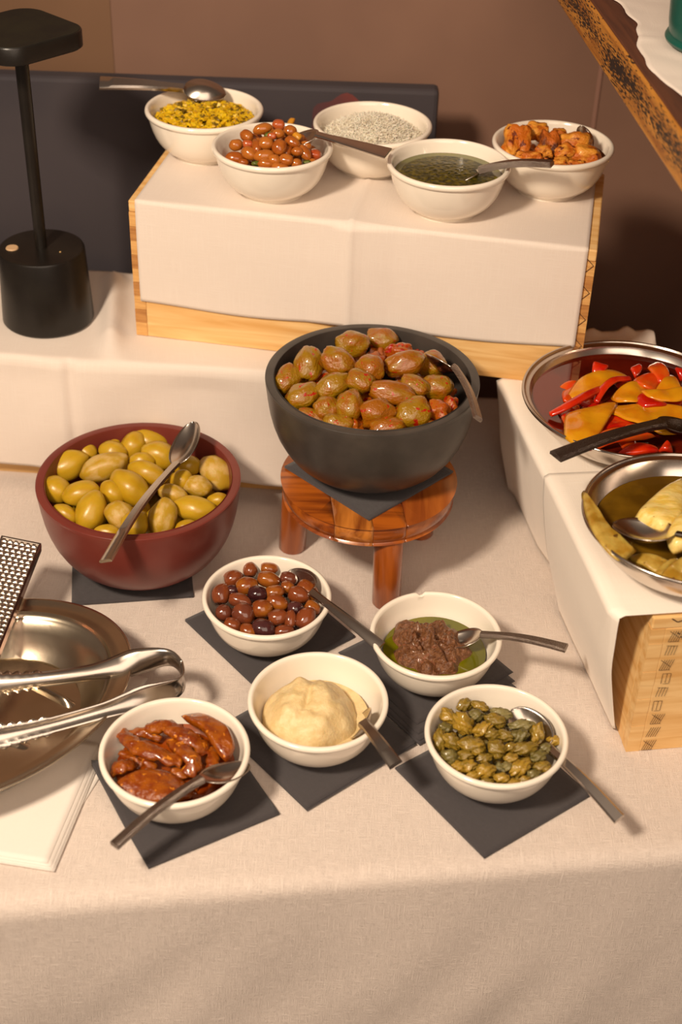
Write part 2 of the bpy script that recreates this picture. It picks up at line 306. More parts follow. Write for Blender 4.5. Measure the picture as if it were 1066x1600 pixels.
# ---------------------------------------------------------------- where the pieces lie: x, y, z, long axis, length, width, kind
GREEN = [(-0.3207,1.3592,0.0996,0.82,0.46,0.34,0.0463,0.0337,0,1,0,5),(-0.3051,1.3911,0.0979,0.94,-0.27,-0.21,0.0271,0.0242,0,0,0,5),(-0.3245,1.307,0.1014,0.82,-0.46,-0.34,0.0342,0.0287,0,2,0,5),(-0.3063,1.2614,0.102,0.87,-0.4,-0.3,0.0294,0.02,0,4,0,5),(-0.2933,1.2942,0.1069,0.94,0.27,0.21,0.042,0.0271,0,3,0,5),(-0.2759,1.344,0.1083,0.91,0.34,0.25,0.0555,0.0319,1,1,1,5),(-0.2806,1.4116,0.0972,0.94,0.27,0.21,0.0288,0.0216,0,0,1,5),(-0.2718,1.3847,0.1036,0.98,-0.14,-0.1,0.0312,0.0255,0,1,2,5),(-0.2777,1.2618,0.1063,0.26,0.77,0.58,0.0467,0.0333,0,3,1,5),(-0.2399,1.3022,0.1118,0.77,-0.51,-0.39,0.0489,0.0353,0,2,1,5),(-0.2576,1.2934,0.1107,0.64,-0.61,-0.46,0.0297,0.0257,0,3,2,5),(-0.25,1.4011,0.1021,0.5,0.69,0.52,0.0343,0.0286,0,0,2,5),(-0.2366,1.4172,0.0988,0.97,-0.21,-0.16,0.0505,0.0317,0,0,3,5),(-0.2187,1.4348,0.0947,0.82,-0.46,-0.34,0.0349,0.0204,0,0,4,5),(-0.2152,1.376,0.1068,0.97,-0.21,-0.16,0.0423,0.0324,0,1,4,5),(-0.2234,1.332,0.1115,0.94,-0.27,-0.21,0.0441,0.0262,0,2,2,5),(-0.1806,1.356,0.1067,1.0,0.0,0.0,0.0307,0.0251,0,1,5,5),(-0.1467,1.3505,0.1018,0.64,-0.61,-0.46,0.0461,0.0335,1,2,5,5),(-0.164,1.3162,0.1067,0.98,-0.14,-0.1,0.0315,0.0247,1,2,4,5),(-0.1839,1.3233,0.1092,0.77,0.51,0.39,0.0261,0.0233,0,2,3,5),(-0.1909,1.2962,0.1098,0.97,-0.21,-0.16,0.0325,0.0217,1,3,3,5),(-0.1634,1.2748,0.1049,0.98,-0.14,-0.1,0.0483,0.0295,0,3,4,5),(-0.1391,1.2966,0.1017,1.0,0.0,0.0,0.0245,0.019,0,3,5,5),(-0.1968,1.2541,0.1066,0.09,0.8,0.6,0.0425,0.0305,1,4,4,5),(-0.2441,1.255,0.1079,0.77,-0.51,-0.39,0.0345,0.0292,1,4,2,5),(-0.2264,1.2409,0.1059,0.5,0.69,0.52,0.0317,0.029,0,4,3,5),(-0.2552,1.2299,0.1032,1.0,0.0,0.0,0.0263,0.0171,0,4,1,5),(-0.1701,1.2447,0.1022,0.97,0.21,0.16,0.0238,0.0159,0,4,5,5),(-0.234,1.3587,0.1094,1.0,0.0,0.0,0.0279,0.021,0,1,3,5)]
SPICY = [(-0.0648,1.3486,0.2322,0.5,0.69,0.52,0.0337,0.0246,0,2,0,5),(-0.0423,1.3648,0.2423,0.09,0.8,0.6,0.039,0.0286,0,1,0,5),(-0.0007,1.4934,0.2121,1.0,0.0,0.0,0.028,0.0182,0,0,1,5),(-0.0285,1.4564,0.2193,0.94,0.27,0.21,0.0302,0.0206,0,0,0,5),(0.0051,1.4097,0.2459,1.0,0.07,0.05,0.0372,0.0266,0,0,2,5),(0.0395,1.4435,0.2341,0.98,-0.14,-0.1,0.0353,0.0244,0,0,3,5),(0.0776,1.4846,0.2122,0.71,-0.57,-0.42,0.0377,0.0293,0,0,4,5),(-0.0099,1.3571,0.2533,0.87,-0.4,-0.3,0.0374,0.0284,0,1,1,5),(0.027,1.3374,0.2576,0.71,-0.57,-0.42,0.0301,0.0268,0,2,3,5),(0.0636,1.355,0.2545,0.97,0.21,0.16,0.0425,0.0258,0,1,3,5),(0.096,1.3767,0.243,1.0,0.0,0.0,0.0288,0.0262,0,1,4,5),(0.1021,1.4636,0.2125,0.64,-0.61,-0.46,0.0249,0.0207,1,1,5,5),(0.0591,1.3891,0.2509,1.0,0.0,0.0,0.0263,0.0171,1,1,2,5),(-0.0138,1.3127,0.2487,0.82,0.46,0.34,0.0379,0.024,0,2,1,5),(-0.0445,1.3077,0.2372,0.87,0.4,0.3,0.0392,0.0278,0,3,0,5),(0.0151,1.3154,0.2541,0.94,-0.27,-0.21,0.029,0.0232,0,2,2,5),(0.0493,1.3004,0.25,0.98,-0.14,-0.1,0.0464,0.0238,0,3,3,5),(0.0735,1.3173,0.2495,0.94,-0.27,-0.21,0.0304,0.0203,0,2,4,5),(0.0997,1.3281,0.2424,1.0,0.0,0.0,0.0319,0.0255,0,2,5,5),(0.0046,1.2824,0.2433,0.09,0.8,0.6,0.0324,0.0274,0,3,2,5),(-0.0203,1.2838,0.2384,0.94,0.27,0.21,0.0262,0.0237,0,3,1,5),(0.0334,1.2734,0.2414,0.97,0.21,0.16,0.0347,0.0285,0,4,2,5),(0.0721,1.2784,0.2383,0.87,0.4,0.3,0.0374,0.0311,0,4,4,5),(0.099,1.2911,0.2342,0.94,-0.27,-0.21,0.0264,0.0251,1,3,4,5),(0.1136,1.3068,0.2323,0.17,0.79,0.59,0.0203,0.0178,1,3,5,5),(-0.0071,1.2621,0.2322,0.98,-0.14,-0.1,0.0322,0.0211,0,4,1,5),(0.0448,1.2575,0.233,0.98,0.14,0.1,0.0358,0.0222,0,4,3,5),(-0.0362,1.2768,0.2304,0.97,-0.21,-0.16,0.03,0.0162,0,4,0,5),(0.0848,1.2673,0.2298,0.97,0.21,0.16,0.0224,0.0124,0,4,5,5)]
KAL = [(-0.1171,1.2204,0.0514,0.94,0.27,0.21,0.0221,0.0177,0,0,0,4),(-0.0991,1.2373,0.0503,0.0,0.8,0.6,0.0174,0.0155,0,0,2,4),(-0.0787,1.2409,0.0505,1.0,0.0,0.0,0.0199,0.0145,1,0,4,4),(-0.1276,1.1906,0.0525,0.0,0.8,0.6,0.0236,0.0189,0,1,0,4),(-0.1012,1.2019,0.0566,0.97,0.21,0.16,0.0249,0.019,1,0,1,4),(-0.0879,1.1872,0.0587,1.0,-0.07,-0.05,0.0228,0.0165,2,1,2,4),(-0.0783,1.2146,0.0564,0.98,-0.14,-0.1,0.0262,0.0172,1,0,3,4),(-0.0559,1.2203,0.0543,0.98,-0.14,-0.1,0.0201,0.0144,0,0,5,4),(-0.0697,1.19,0.0587,0.97,0.21,0.16,0.0207,0.016,1,1,3,4),(-0.0562,1.2021,0.0569,1.0,0.0,0.0,0.0152,0.0133,1,1,4,4),(-0.0438,1.191,0.056,0.97,-0.21,-0.16,0.0236,0.0179,0,1,5,4),(-0.0347,1.2018,0.0535,0.77,-0.51,-0.39,0.0261,0.0202,1,1,6,4),(-0.1064,1.1768,0.0568,0.97,-0.21,-0.16,0.0262,0.0154,0,2,1,4),(-0.0664,1.174,0.0585,0.94,-0.27,-0.21,0.0248,0.0164,1,2,4,4),(-0.1226,1.1606,0.0527,1.0,0.0,0.0,0.0181,0.0172,0,2,0,4),(-0.1009,1.1566,0.0559,0.77,-0.51,-0.39,0.025,0.0222,0,2,2,4),(-0.0814,1.163,0.058,0.98,0.14,0.1,0.0223,0.019,1,2,3,4),(-0.0463,1.1682,0.0561,1.0,0.0,0.0,0.0177,0.0144,2,2,5,4),(-0.0278,1.1739,0.0527,0.87,-0.4,-0.3,0.0178,0.015,1,2,6,4),(-0.1118,1.142,0.0519,0.97,-0.21,-0.16,0.0193,0.0147,0,3,0,4),(-0.064,1.1519,0.0562,0.98,0.14,0.1,0.0226,0.0171,0,3,3,4),(-0.0345,1.1549,0.0525,0.5,0.69,0.52,0.026,0.0199,0,3,6,4),(-0.0785,1.1359,0.0536,0.97,-0.21,-0.16,0.0257,0.0206,2,3,2,4),(-0.0943,1.1332,0.0522,0.98,-0.14,-0.1,0.0193,0.0151,1,3,1,4),(-0.0561,1.1343,0.0521,0.98,0.14,0.1,0.0216,0.0138,0,3,4,4),(-0.0501,1.1509,0.0547,0.0,0.8,0.6,0.0194,0.0129,0,3,5,4),(-0.1162,1.1959,0.0548,1.0,0.0,0.0,0.0142,0.0118,2,1,1,4)]
CAPER = [(0.1136,1.0175,0.0506,0.77,-0.51,-0.39,0.0182,0.0145,0,0,0,6),(0.1273,1.0038,0.0554,0.5,-0.69,-0.52,0.022,0.0189,0,1,1,6),(0.1315,1.0347,0.0503,0.87,0.4,0.3,0.0156,0.0119,0,0,1,6),(0.146,1.0312,0.0529,0.94,-0.27,-0.21,0.0169,0.0114,0,0,3,6),(0.1414,1.0152,0.0558,1.0,0.0,0.0,0.0145,0.0136,1,0,2,6),(0.1044,0.9839,0.0508,0.0,0.8,0.6,0.0205,0.0129,0,2,0,6),(0.1152,0.9801,0.0536,0.64,-0.61,-0.46,0.0178,0.0138,0,2,1,6),(0.1456,0.9939,0.0583,0.87,0.4,0.3,0.0188,0.0125,0,1,2,6),(0.1599,1.0061,0.0579,0.97,-0.21,-0.16,0.0207,0.0135,0,0,4,6),(0.1665,1.0178,0.056,0.98,-0.14,-0.1,0.0209,0.0127,1,0,5,6),(0.1856,1.0027,0.0562,1.0,0.07,0.05,0.0236,0.013,1,1,5,6),(0.182,0.9872,0.0575,0.87,0.4,0.3,0.0174,0.0147,1,1,4,6),(0.1673,0.9853,0.0588,0.94,-0.27,-0.21,0.0147,0.012,0,2,3,6),(0.1551,0.9861,0.059,1.0,0.0,0.0,0.0129,0.0116,0,1,3,6),(0.1356,0.9718,0.057,0.98,-0.14,-0.1,0.0269,0.0172,0,2,2,6),(0.1584,0.9673,0.058,0.77,-0.51,-0.39,0.0189,0.0167,0,3,3,6),(0.1853,0.9716,0.0565,0.98,0.14,0.1,0.0238,0.0132,0,3,4,6),(0.1998,0.9945,0.0541,0.17,0.79,0.59,0.0201,0.0139,0,1,6,6),(0.1135,0.9609,0.0516,0.94,-0.27,-0.21,0.0171,0.0167,1,3,0,6),(0.1275,0.9616,0.0546,1.0,0.0,0.0,0.014,0.011,0,3,1,6),(0.1458,0.9571,0.0562,0.98,0.14,0.1,0.014,0.0101,0,3,2,6),(0.1303,0.9493,0.053,0.98,0.14,0.1,0.0157,0.0127,0,4,1,6),(0.1463,0.9434,0.0535,1.0,0.07,0.05,0.0178,0.0148,0,5,1,6),(0.1721,0.9576,0.0563,1.0,0.0,0.0,0.014,0.0101,0,4,3,6),(0.1793,0.9484,0.0539,0.87,0.4,0.3,0.02,0.0144,0,4,4,6),(0.1982,0.9646,0.0534,0.98,0.14,0.1,0.015,0.011,1,3,5,6),(0.2019,0.9537,0.051,0.98,0.14,0.1,0.0179,0.0114,0,4,5,6),(0.2072,0.9767,0.0523,1.0,0.0,0.0,0.0133,0.0111,1,3,6,6),(0.1207,0.9496,0.0513,1.0,0.0,0.0,0.0122,0.0114,0,4,0,6),(0.1343,0.9386,0.0511,1.0,0.0,0.0,0.0121,0.0091,0,5,0,6),(0.1612,0.9361,0.0521,1.0,0.0,0.0,0.0139,0.0117,0,5,3,6),(0.148,0.9324,0.0507,1.0,0.0,0.0,0.013,0.0078,0,5,2,6),(0.1729,0.9319,0.0503,1.0,0.0,0.0,0.013,0.0082,0,5,4,6),(0.1841,0.9359,0.0503,1.0,0.0,0.0,0.0117,0.0091,0,5,5,6),(0.1922,0.9431,0.0508,1.0,0.0,0.0,0.0122,0.01,1,5,6,6),(0.1672,0.9484,0.0549,1.0,0.0,0.0,0.0109,0.01,1,4,2,6),(0.1719,0.9711,0.0579,1.0,0.0,0.0,0.011,0.0101,0,2,4,6),(0.1105,1.0001,0.052,1.0,0.0,0.0,0.0135,0.0112,1,1,0,6),(0.2167,0.9904,0.0496,1.0,0.0,0.0,0.0134,0.0112,0,2,5,6)]
BEAN = [(-0.1341,1.528,0.4126,1.0,0.0,0.0,0.0207,0.0152,0,3,0,6),(-0.1342,1.5477,0.4208,1.0,0.0,0.0,0.0148,0.0126,0,2,0,6),(-0.1222,1.5535,0.4298,0.77,-0.51,-0.39,0.0148,0.0126,0,1,0,6),(-0.1175,1.5252,0.4209,0.77,-0.51,-0.39,0.0168,0.0141,0,3,1,6),(-0.1008,1.5188,0.4213,0.98,0.14,0.1,0.021,0.0129,0,3,2,6),(-0.1091,1.5298,0.427,0.17,-0.79,-0.59,0.0157,0.0103,0,2,2,6),(-0.099,1.5325,0.4305,1.0,0.0,0.0,0.0157,0.0141,0,1,1,6),(-0.0839,1.5284,0.4276,0.34,0.75,0.56,0.0168,0.0151,0,2,3,6),(-0.1047,1.5588,0.4368,0.97,0.21,0.16,0.0197,0.0115,0,0,0,6),(-0.087,1.5737,0.4359,1.0,0.0,0.0,0.0138,0.0127,1,0,2,6),(-0.0734,1.5612,0.4341,1.0,0.0,0.0,0.0143,0.0126,0,0,3,6),(-0.0885,1.5149,0.4183,1.0,0.0,0.0,0.0135,0.0119,0,4,1,6),(-0.0757,1.5174,0.4177,0.98,-0.14,-0.1,0.0162,0.013,0,4,2,6),(-0.0643,1.5184,0.4135,1.0,0.0,0.0,0.0114,0.0108,0,4,3,6),(-0.0557,1.5371,0.4194,0.5,-0.69,-0.52,0.0191,0.0114,0,3,3,6),(-0.0696,1.5416,0.4293,0.87,-0.4,-0.3,0.0169,0.0114,0,1,4,6),(-0.0814,1.5086,0.4113,0.98,-0.14,-0.1,0.0194,0.0113,0,5,4,6),(-0.0988,1.5064,0.4102,1.0,0.0,0.0,0.0167,0.0092,0,5,2,6),(-0.0614,1.5142,0.4082,1.0,0.0,0.0,0.0119,0.0087,0,5,5,6),(-0.0637,1.532,0.4221,1.0,0.0,0.0,0.0125,0.0103,0,2,4,6),(-0.0977,1.5112,0.4153,1.0,0.0,0.0,0.0167,0.0102,0,5,3,6),(-0.1197,1.5371,0.4265,1.0,0.0,0.0,0.0125,0.0103,1,2,1,6),(-0.0863,1.5479,0.4361,1.0,0.0,0.0,0.0125,0.0103,0,0,1,6),(-0.0549,1.5489,0.4226,1.0,0.0,0.0,0.0115,0.0104,0,2,5,6),(-0.0437,1.5464,0.4126,1.0,0.0,0.0,0.0137,0.0132,1,3,4,6),(-0.0787,1.6916,0.3922,0.34,0.75,0.56,0.0142,0.0077,2,0,4,6),(-0.0649,1.5564,0.4301,0.77,-0.51,-0.39,0.011,0.0088,2,1,5,6),(-0.1239,1.5184,0.4127,1.0,0.0,0.0,0.0108,0.0081,0,4,0,6),(-0.132,1.5178,0.407,1.0,0.0,0.0,0.0119,0.0081,0,5,0,6),(-0.1099,1.5127,0.4142,1.0,0.0,0.0,0.0081,0.0065,3,5,1,6),(-0.097,1.5446,0.4356,0.98,0.14,0.1,0.0092,0.006,3,1,2,6),(-0.0472,1.5317,0.41,1.0,0.0,0.0,0.0109,0.0087,0,4,5,6),(-0.0928,1.5427,0.4351,1.0,0.0,0.0,0.0098,0.0081,1,1,3,6),(-0.0525,1.5271,0.4117,1.0,0.0,0.0,0.0082,0.0054,3,4,4,6)]
CROUT = [(0.1897,1.594,0.4168,0.17,0.79,0.59,0.0378,0.031,0,0,0,2),(0.2161,1.6195,0.4215,1.0,0.0,0.0,0.0245,0.0214,0,0,1,2),(0.2249,1.575,0.4239,0.0,0.8,0.6,0.0314,0.0224,1,0,3,2),(0.2386,1.6014,0.4255,1.0,0.0,0.0,0.0174,0.0151,0,0,4,2),(0.2025,1.5548,0.4138,1.0,0.0,0.0,0.0283,0.0186,0,1,1,2),(0.2561,1.5852,0.4228,1.0,0.0,0.0,0.0346,0.0286,0,0,5,2),(0.2658,1.5643,0.416,0.94,-0.27,-0.21,0.0343,0.0261,0,1,5,2),(0.2361,1.5443,0.4136,1.0,0.0,0.0,0.0185,0.0155,0,1,2,2),(0.2548,1.5434,0.4107,1.0,0.0,0.0,0.0229,0.0133,0,1,4,2),(0.2186,1.5637,0.4204,1.0,0.0,0.0,0.0186,0.0164,0,0,2,2),(0.2426,1.5616,0.4202,1.0,0.0,0.0,0.0223,0.0186,0,1,3,2),(0.1876,1.5586,0.4097,1.0,0.0,0.0,0.0186,0.0149,0,1,0,2)]
PEP = [('y',0.236,[(0.247,1.3382),(0.2595,1.3652),(0.2799,1.3852),(0.3037,1.3963),(0.3157,1.3823),(0.2992,1.3625),(0.2733,1.3426)]),('y',0.24,[(0.2414,1.2913),(0.2656,1.3052),(0.294,1.3184),(0.2815,1.2841),(0.2638,1.2472),(0.2479,1.2334),(0.2338,1.2453),(0.2353,1.2715)]),('y',0.239,[(0.2868,1.3032),(0.2925,1.3161),(0.3111,1.3148),(0.3379,1.314),(0.3641,1.3107),(0.3723,1.2891),(0.3556,1.2687),(0.3324,1.2625),(0.3157,1.2734),(0.3015,1.2845)]),('y',0.241,[(0.2928,1.3307),(0.3045,1.3469),(0.3194,1.3557),(0.3352,1.3515),(0.328,1.3304),(0.3148,1.3144),(0.2979,1.3183)]),('y',0.243,[(0.366,1.382),(0.368,1.3452),(0.3543,1.3366),(0.3397,1.3382),(0.3531,1.3625)]),('y',0.245,[(0.3248,1.3314),(0.3453,1.3328),(0.3691,1.3408),(0.3835,1.3353),(0.3627,1.3162),(0.3422,1.3136),(0.3296,1.319)]),('o',0.242,[(0.3192,1.3646),(0.3299,1.3719),(0.3446,1.3689),(0.3485,1.3586),(0.3391,1.3424),(0.3262,1.3467)]),('o',0.238,[(0.2526,1.2379),(0.2718,1.2578),(0.2911,1.265),(0.3171,1.2642),(0.3271,1.2613),(0.3069,1.2483),(0.2689,1.2343)]),('o',0.236,[(0.2972,1.2696),(0.3142,1.2779),(0.3296,1.2669),(0.3094,1.2632)]),('o',0.246,[(0.3501,1.399),(0.3598,1.3686),(0.3488,1.356),(0.3382,1.3805)]),('r',0.232,[(0.2686,1.2667),(0.2893,1.3045),(0.3145,1.2938),(0.3211,1.2845),(0.2934,1.2755)]),('r',0.242,[(0.3165,1.3179),(0.3248,1.3286),(0.3514,1.3177),(0.3416,1.307),(0.3227,1.3058)]),('r',0.238,[(0.2798,1.3981),(0.2876,1.4042),(0.2961,1.3938),(0.2878,1.3838),(0.2782,1.3845)]),('r',0.24,[(0.3199,1.3866),(0.3283,1.3967),(0.3322,1.3848),(0.3238,1.3748)]),('r',0.236,[(0.3283,1.234),(0.3376,1.2439),(0.3439,1.235),(0.3354,1.2299)]),('r',0.236,[(0.2865,1.2291),(0.306,1.2396),(0.3265,1.2385),(0.325,1.2293),(0.3038,1.2245)]),('r',0.24,[(0.3701,1.3873),(0.379,1.3933),(0.3842,1.3802),(0.3751,1.3756)]),('o',0.228,[(0.2416,1.356),(0.2532,1.3607),(0.2501,1.3334),(0.2407,1.334)])]
ART = [('leaf',0.248,[(0.2368,1.132),(0.2403,1.1372),(0.2454,1.1205),(0.2517,1.0975),(0.2589,1.0733),(0.2645,1.0569),(0.2756,1.0557),(0.2651,1.0451),(0.2569,1.0419),(0.2453,1.0558),(0.2383,1.0815),(0.2363,1.1082)]),('heart',0.246,[(0.2867,1.1061),(0.2973,1.1224),(0.3116,1.1392),(0.3259,1.1543),(0.3406,1.1634),(0.3311,1.1087),(0.3188,1.0907),(0.3065,1.0852),(0.2954,1.095)]),('heart',0.25,[(0.3096,1.0736),(0.3223,1.0951),(0.339,1.1116),(0.3384,1.0827),(0.3302,1.0618),(0.3133,1.0553)]),('leaf',0.238,[(0.2978,1.023),(0.3082,1.0395),(0.3231,1.0548),(0.335,1.0518),(0.3244,1.0175),(0.3077,1.0166)]),('leaf',0.232,[(0.2746,1.0633),(0.2906,1.0642),(0.3114,1.0526),(0.3176,1.0494),(0.3019,1.036),(0.2878,1.0459)]),('leaf',0.234,[(0.2922,1.0329),(0.3112,1.0537),(0.3207,1.0561),(0.3026,1.0282)])]
TOMP = [(0.058,[(-0.1471,0.9949),(-0.1336,1.0058),(-0.1179,0.995),(-0.1041,0.983),(-0.096,0.961),(-0.103,0.9485),(-0.1147,0.9601),(-0.1273,0.9794)]),(0.048,[(-0.2013,0.9129),(-0.1922,0.9227),(-0.1775,0.9304),(-0.1602,0.9336),(-0.1433,0.9249),(-0.1322,0.9114),(-0.1335,0.8988),(-0.1536,0.8933),(-0.1818,0.8977)])]
STRIP = [(0.013571996734557177,[(-0.2078,0.9821,0.05),(-0.1896,0.9584,0.056),(-0.1665,0.9454,0.058),(-0.1432,0.9419,0.054)]),(0.013571996734557177,[(-0.1826,0.9851,0.052),(-0.1639,0.9826,0.058),(-0.1443,0.9703,0.06),(-0.1292,0.9613,0.056),(-0.1245,0.957,0.048)]),(0.01322399681828648,[(-0.1568,0.9669,0.054),(-0.1423,0.9514,0.058),(-0.1321,0.9384,0.057),(-0.1366,0.9281,0.05)]),(0.014615996483369269,[(-0.2081,0.9327,0.044),(-0.1991,0.9352,0.052),(-0.1897,0.9413,0.046)]),(0.011483997236932997,[(-0.1863,0.956,0.046),(-0.1758,0.9454,0.05),(-0.1714,0.9368,0.044)]),(0.010439997488120906,[(-0.128,0.9461,0.044),(-0.1228,0.9301,0.046),(-0.1306,0.9193,0.042)]),(0.010787997404391604,[(-0.1172,0.9647,0.048),(-0.1136,0.9459,0.05),(-0.116,0.9328,0.046)]),(0.010439997488120906,[(-0.2008,0.9826,0.046),(-0.1841,0.982,0.05),(-0.1676,0.9792,0.046)]),(0.010091997571850208,[(-0.1517,0.9364,0.048),(-0.1409,0.934,0.046),(-0.1316,0.9459,0.044)]),(0.008699997906767423,[(-0.2057,0.9633,0.04),(-0.1882,0.9548,0.042),(-0.1852,0.9442,0.038)])]
REDS = [(0.010714114889749844,[(0.2217,1.2976,0.232),(0.2386,1.3022,0.24),(0.2599,1.3186,0.244),(0.2809,1.3418,0.24)]),(0.009496601834096454,[(0.2739,1.3228,0.234),(0.2826,1.337,0.243),(0.2962,1.3512,0.246),(0.3147,1.3616,0.242)])]

# ================================================================ setting
st = lambda o: tag(o, None, None, kind='structure')
st(box('floor', -1.6, 1.6, -.6, 1.96, -.80, -.75, m_floor))
st(box('wall_back', -1.6, 1.6, 1.94, 2.0, -.75, 1.5, m_wall))
st(box('trim_1', -1.6, -.335, 1.9385, 1.94, -.75, 1.5, m_wall2))
st(box('trim_2', .333, .339, 1.9375, 1.94, -.75, 1.5, m_wall3, bv=.001))
bp = empty('backdrop_panel', (0, 1.80, -.75))
tag(bp, 'dark slate panel with a faded red patch standing against the brown wall', 'panel')
box('board', -1.3, .108, 0, .03, 0, 1.15, m_slate, bp, .006)
def patch(u, v):
    a = 2*PI*u; q = .047*v*(1+.25*noise.noise(Vector((math.cos(a)*1.5, math.sin(a)*1.5, 3))))
    return (-.016+q*math.cos(a)*.9, -.0006, 1.095+q*math.sin(a)*1.0)
pt = grid('paint_patch', 40, 5, patch, m_redpatch, bp); pt['label'] = 'faded red paint patch'

# ---------------------------------------------------------------- table and cloth
EY = lambda x: .848+.141*x                       # the table's front edge
tb = empty('buffet_table', (0, 1.2, -.75)); tag(tb, 'buffet table hidden under the beige linen cloth', 'table')
vs = [(x, y-1.2, z+.75) for x, y in ((-.95, EY(-.95)+.012), (.95, EY(.95)+.012), (.95, 1.68), (-.95, 1.68)) for z in (-.03, -.0035)]
mesh('table_top', vs, [(0, 2, 4, 6), (1, 3, 5, 7), (0, 1, 3, 2), (2, 3, 5, 4), (4, 5, 7, 6), (6, 7, 1, 0)], m_pine_y, tb, smooth=False)
for x in (-.88, .88):
    for y in (-.36 if x < 0 else -.14, .43): box('leg', x-.025, x+.025, y-.025, y+.025, 0, .72, m_pine_y, tb)
def cloth(u, v):
    x = -1.0+2.0*u; e = EY(x); rr = .016+.02*max(0, -x-.05)
    s = v*1.46-.55                                # metres forward of the table edge, negative on the top
    wav = noise.noise(Vector((x*5, 2.0, 0)))
    if s < -.0: 
        q = -.62+(s+.55)*.62/.55 if False else s
        y = e+rr+(-s)*(1.70-e-rr)/.55; z = -.0008+.0006*noise.noise(Vector((x*6, y*6, 0)))
    elif s < rr*PI/2:
        a = s/rr; y = e+rr-rr*math.sin(a); z = -.0008-rr*(1-math.cos(a))
    else:
        d = s-rr*PI/2; f = min(1, d/.15)
        y = e-.10*d-f*.012*(noise.noise(Vector((x*7+1, d*2, 4)))+.5*noise.noise(Vector((x*13+d*9, d*6, 1)))); z = -.0008-rr-d
    return (x, y, z)
ct = grid('tablecloth', 201, 260, cloth, m_cloth, thick=.0016, off=0)
tag(ct, 'beige woven linen tablecloth draped over the table front', 'tablecloth')

# ---------------------------------------------------------------- crates
def crate(loc, rz, L, D, Hh, label, ends=('l', 'r'), pen=False):
    """pine crate, upside down: base board on top, finger-jointed corners; origin at its front left foot"""
    t = empty('pine_crate', loc, rz); tag(t, label, 'crate')
    b = .014
    box('front_board', b, L-b, 0, b, 0, Hh-b, m_pine, t, .0012)
    box('back_board', b, L-b, D-b, D, 0, Hh-b, m_pine, t, .0012)
    box('side_board', 0, b, b, D-b, 0, Hh-b, m_pine_y, t, .0012); box('side_board', L-b, L, b, D-b, 0, Hh-b, m_pine_y, t, .0012)
    box('base_board', 0, L, 0, D, Hh-b, Hh, m_pine, t, .0015)
    n = 9; h = (Hh-b)/n
    for x0 in (0, L-b):
        for y0 in (0, D-b):
            if y0 and not pen: continue
            for i in range(n):
                box('joint_finger', x0, x0+b, y0-.0004*(i % 2), y0+b, i*h+.0002, (i+1)*h-.0002, ((m_pine_dark if i % 2 else m_pine_light) if not pen else m_pine), t)
    return t, b, h, n
cr1, *_ = crate((-.568, 1.4905, 0), R(-3.3), .585, .205, .18, 'low wooden riser crate behind the red olive bowl, under the black lamp')
cr2, *_ = crate((-.258, 1.5246, .1825), R(-9.4), .538, .215, .1765, 'upper pine crate carrying five white bowls, front half covered by paper')
cr3, bb, hh, nn = crate((.2994, 1.0265, 0), R(-8.4+16.8-16.8), .22, .42, .18, 'pine crate at the right front with inked finger joints under the artichoke bowl', pen=True)
cr3.rotation_euler = (0, 0, R(8.4))
crate((.232, 1.452, 0), R(8.4), .16, .09, .18, 'rear pine crate under the right end of the upper crate')
# black ink print on the right crate's finger ends: hatching, letters and a knot
def ink(parent, segs, y=-.0009, w=.0007):
    vs, fs = [], []
    for x0, z0, x1, z1 in segs:
        d = Vector((x1-x0, 0, z1-z0)).normalized(); nn_ = Vector((-d.z, 0, d.x))*w/2; k = len(vs)
        for p in ((x0, z0), (x1, z1)):
            for s in (-1, 1): vs.append((p[0]+s*nn_.x, y, p[1]+s*nn_.z))
        fs.append((k, k+1, k+3, k+2))
    o = mesh('ink_print', vs, fs, m_ink, parent, smooth=False); o['label'] = 'black ink hatching and marks'; return o
sg = []
rk = random.Random(3)
for i in range(nn):
    z0 = i*hh+.002; z1 = (i+1)*hh-.003; x0 = .016+.0015*(i % 3); x1 = x0+.011
    if i in (0, 1, 2, 6, 8):
        for k in range(5): sg.append((x0+k*.0024, z0, x0+k*.0024+.004, z1))
        if i % 2 == 0: sg += [(x0, z1, x1, z0+.004), (x0, z0, x1, z0)]
    if i in (3, 5): sg += [(x0+.002, z0, x0+.002, z1), (x0+.006, z0+.001, x0+.0065, z1), (x0+.002, z1, x0+.010, z1), (x0+.010, z0, x0+.0105, z1), (x0+.004, z0, x0+.010, z0)]
    if i in (4, 7): sg += [(x0+.001+q*.003, z0+.001, x0+.003+q*.003, z1) for q in range(4)]+[(x0+.001, z1, x0+.011, z1-.001)]
ink(cr3, sg, w=.0005)
sg = []
for k in range(14):
    x = .018+k*.013; sg += [(x, .179, x+.006, .1745), (x+.006, .1745, x+.013, .1765)]
for k in range(16): x = .02+rk.random()*.04; z = .152+rk.random()*.012; sg.append((x, z, x+rk.uniform(-.012, .012), z+rk.uniform(-.004, .006)))
ink(cr3, sg, w=.0012)
kn = revolve('knot', [(0, .0006), (.003, .0006), (.0038, 0)], m_pine_dark, cr3, seg=16); kn.rotation_euler = (R(90), 0, 0); kn.location = (.058, -.0002, .083)
# zigzag ink on the upper crate's right end
sg = []
for k in range(5): z = .012+k*.034; sg += [(.527, z, .536, z+.010), (.536, z+.010, .528, z+.018)]
ink(cr2, sg)

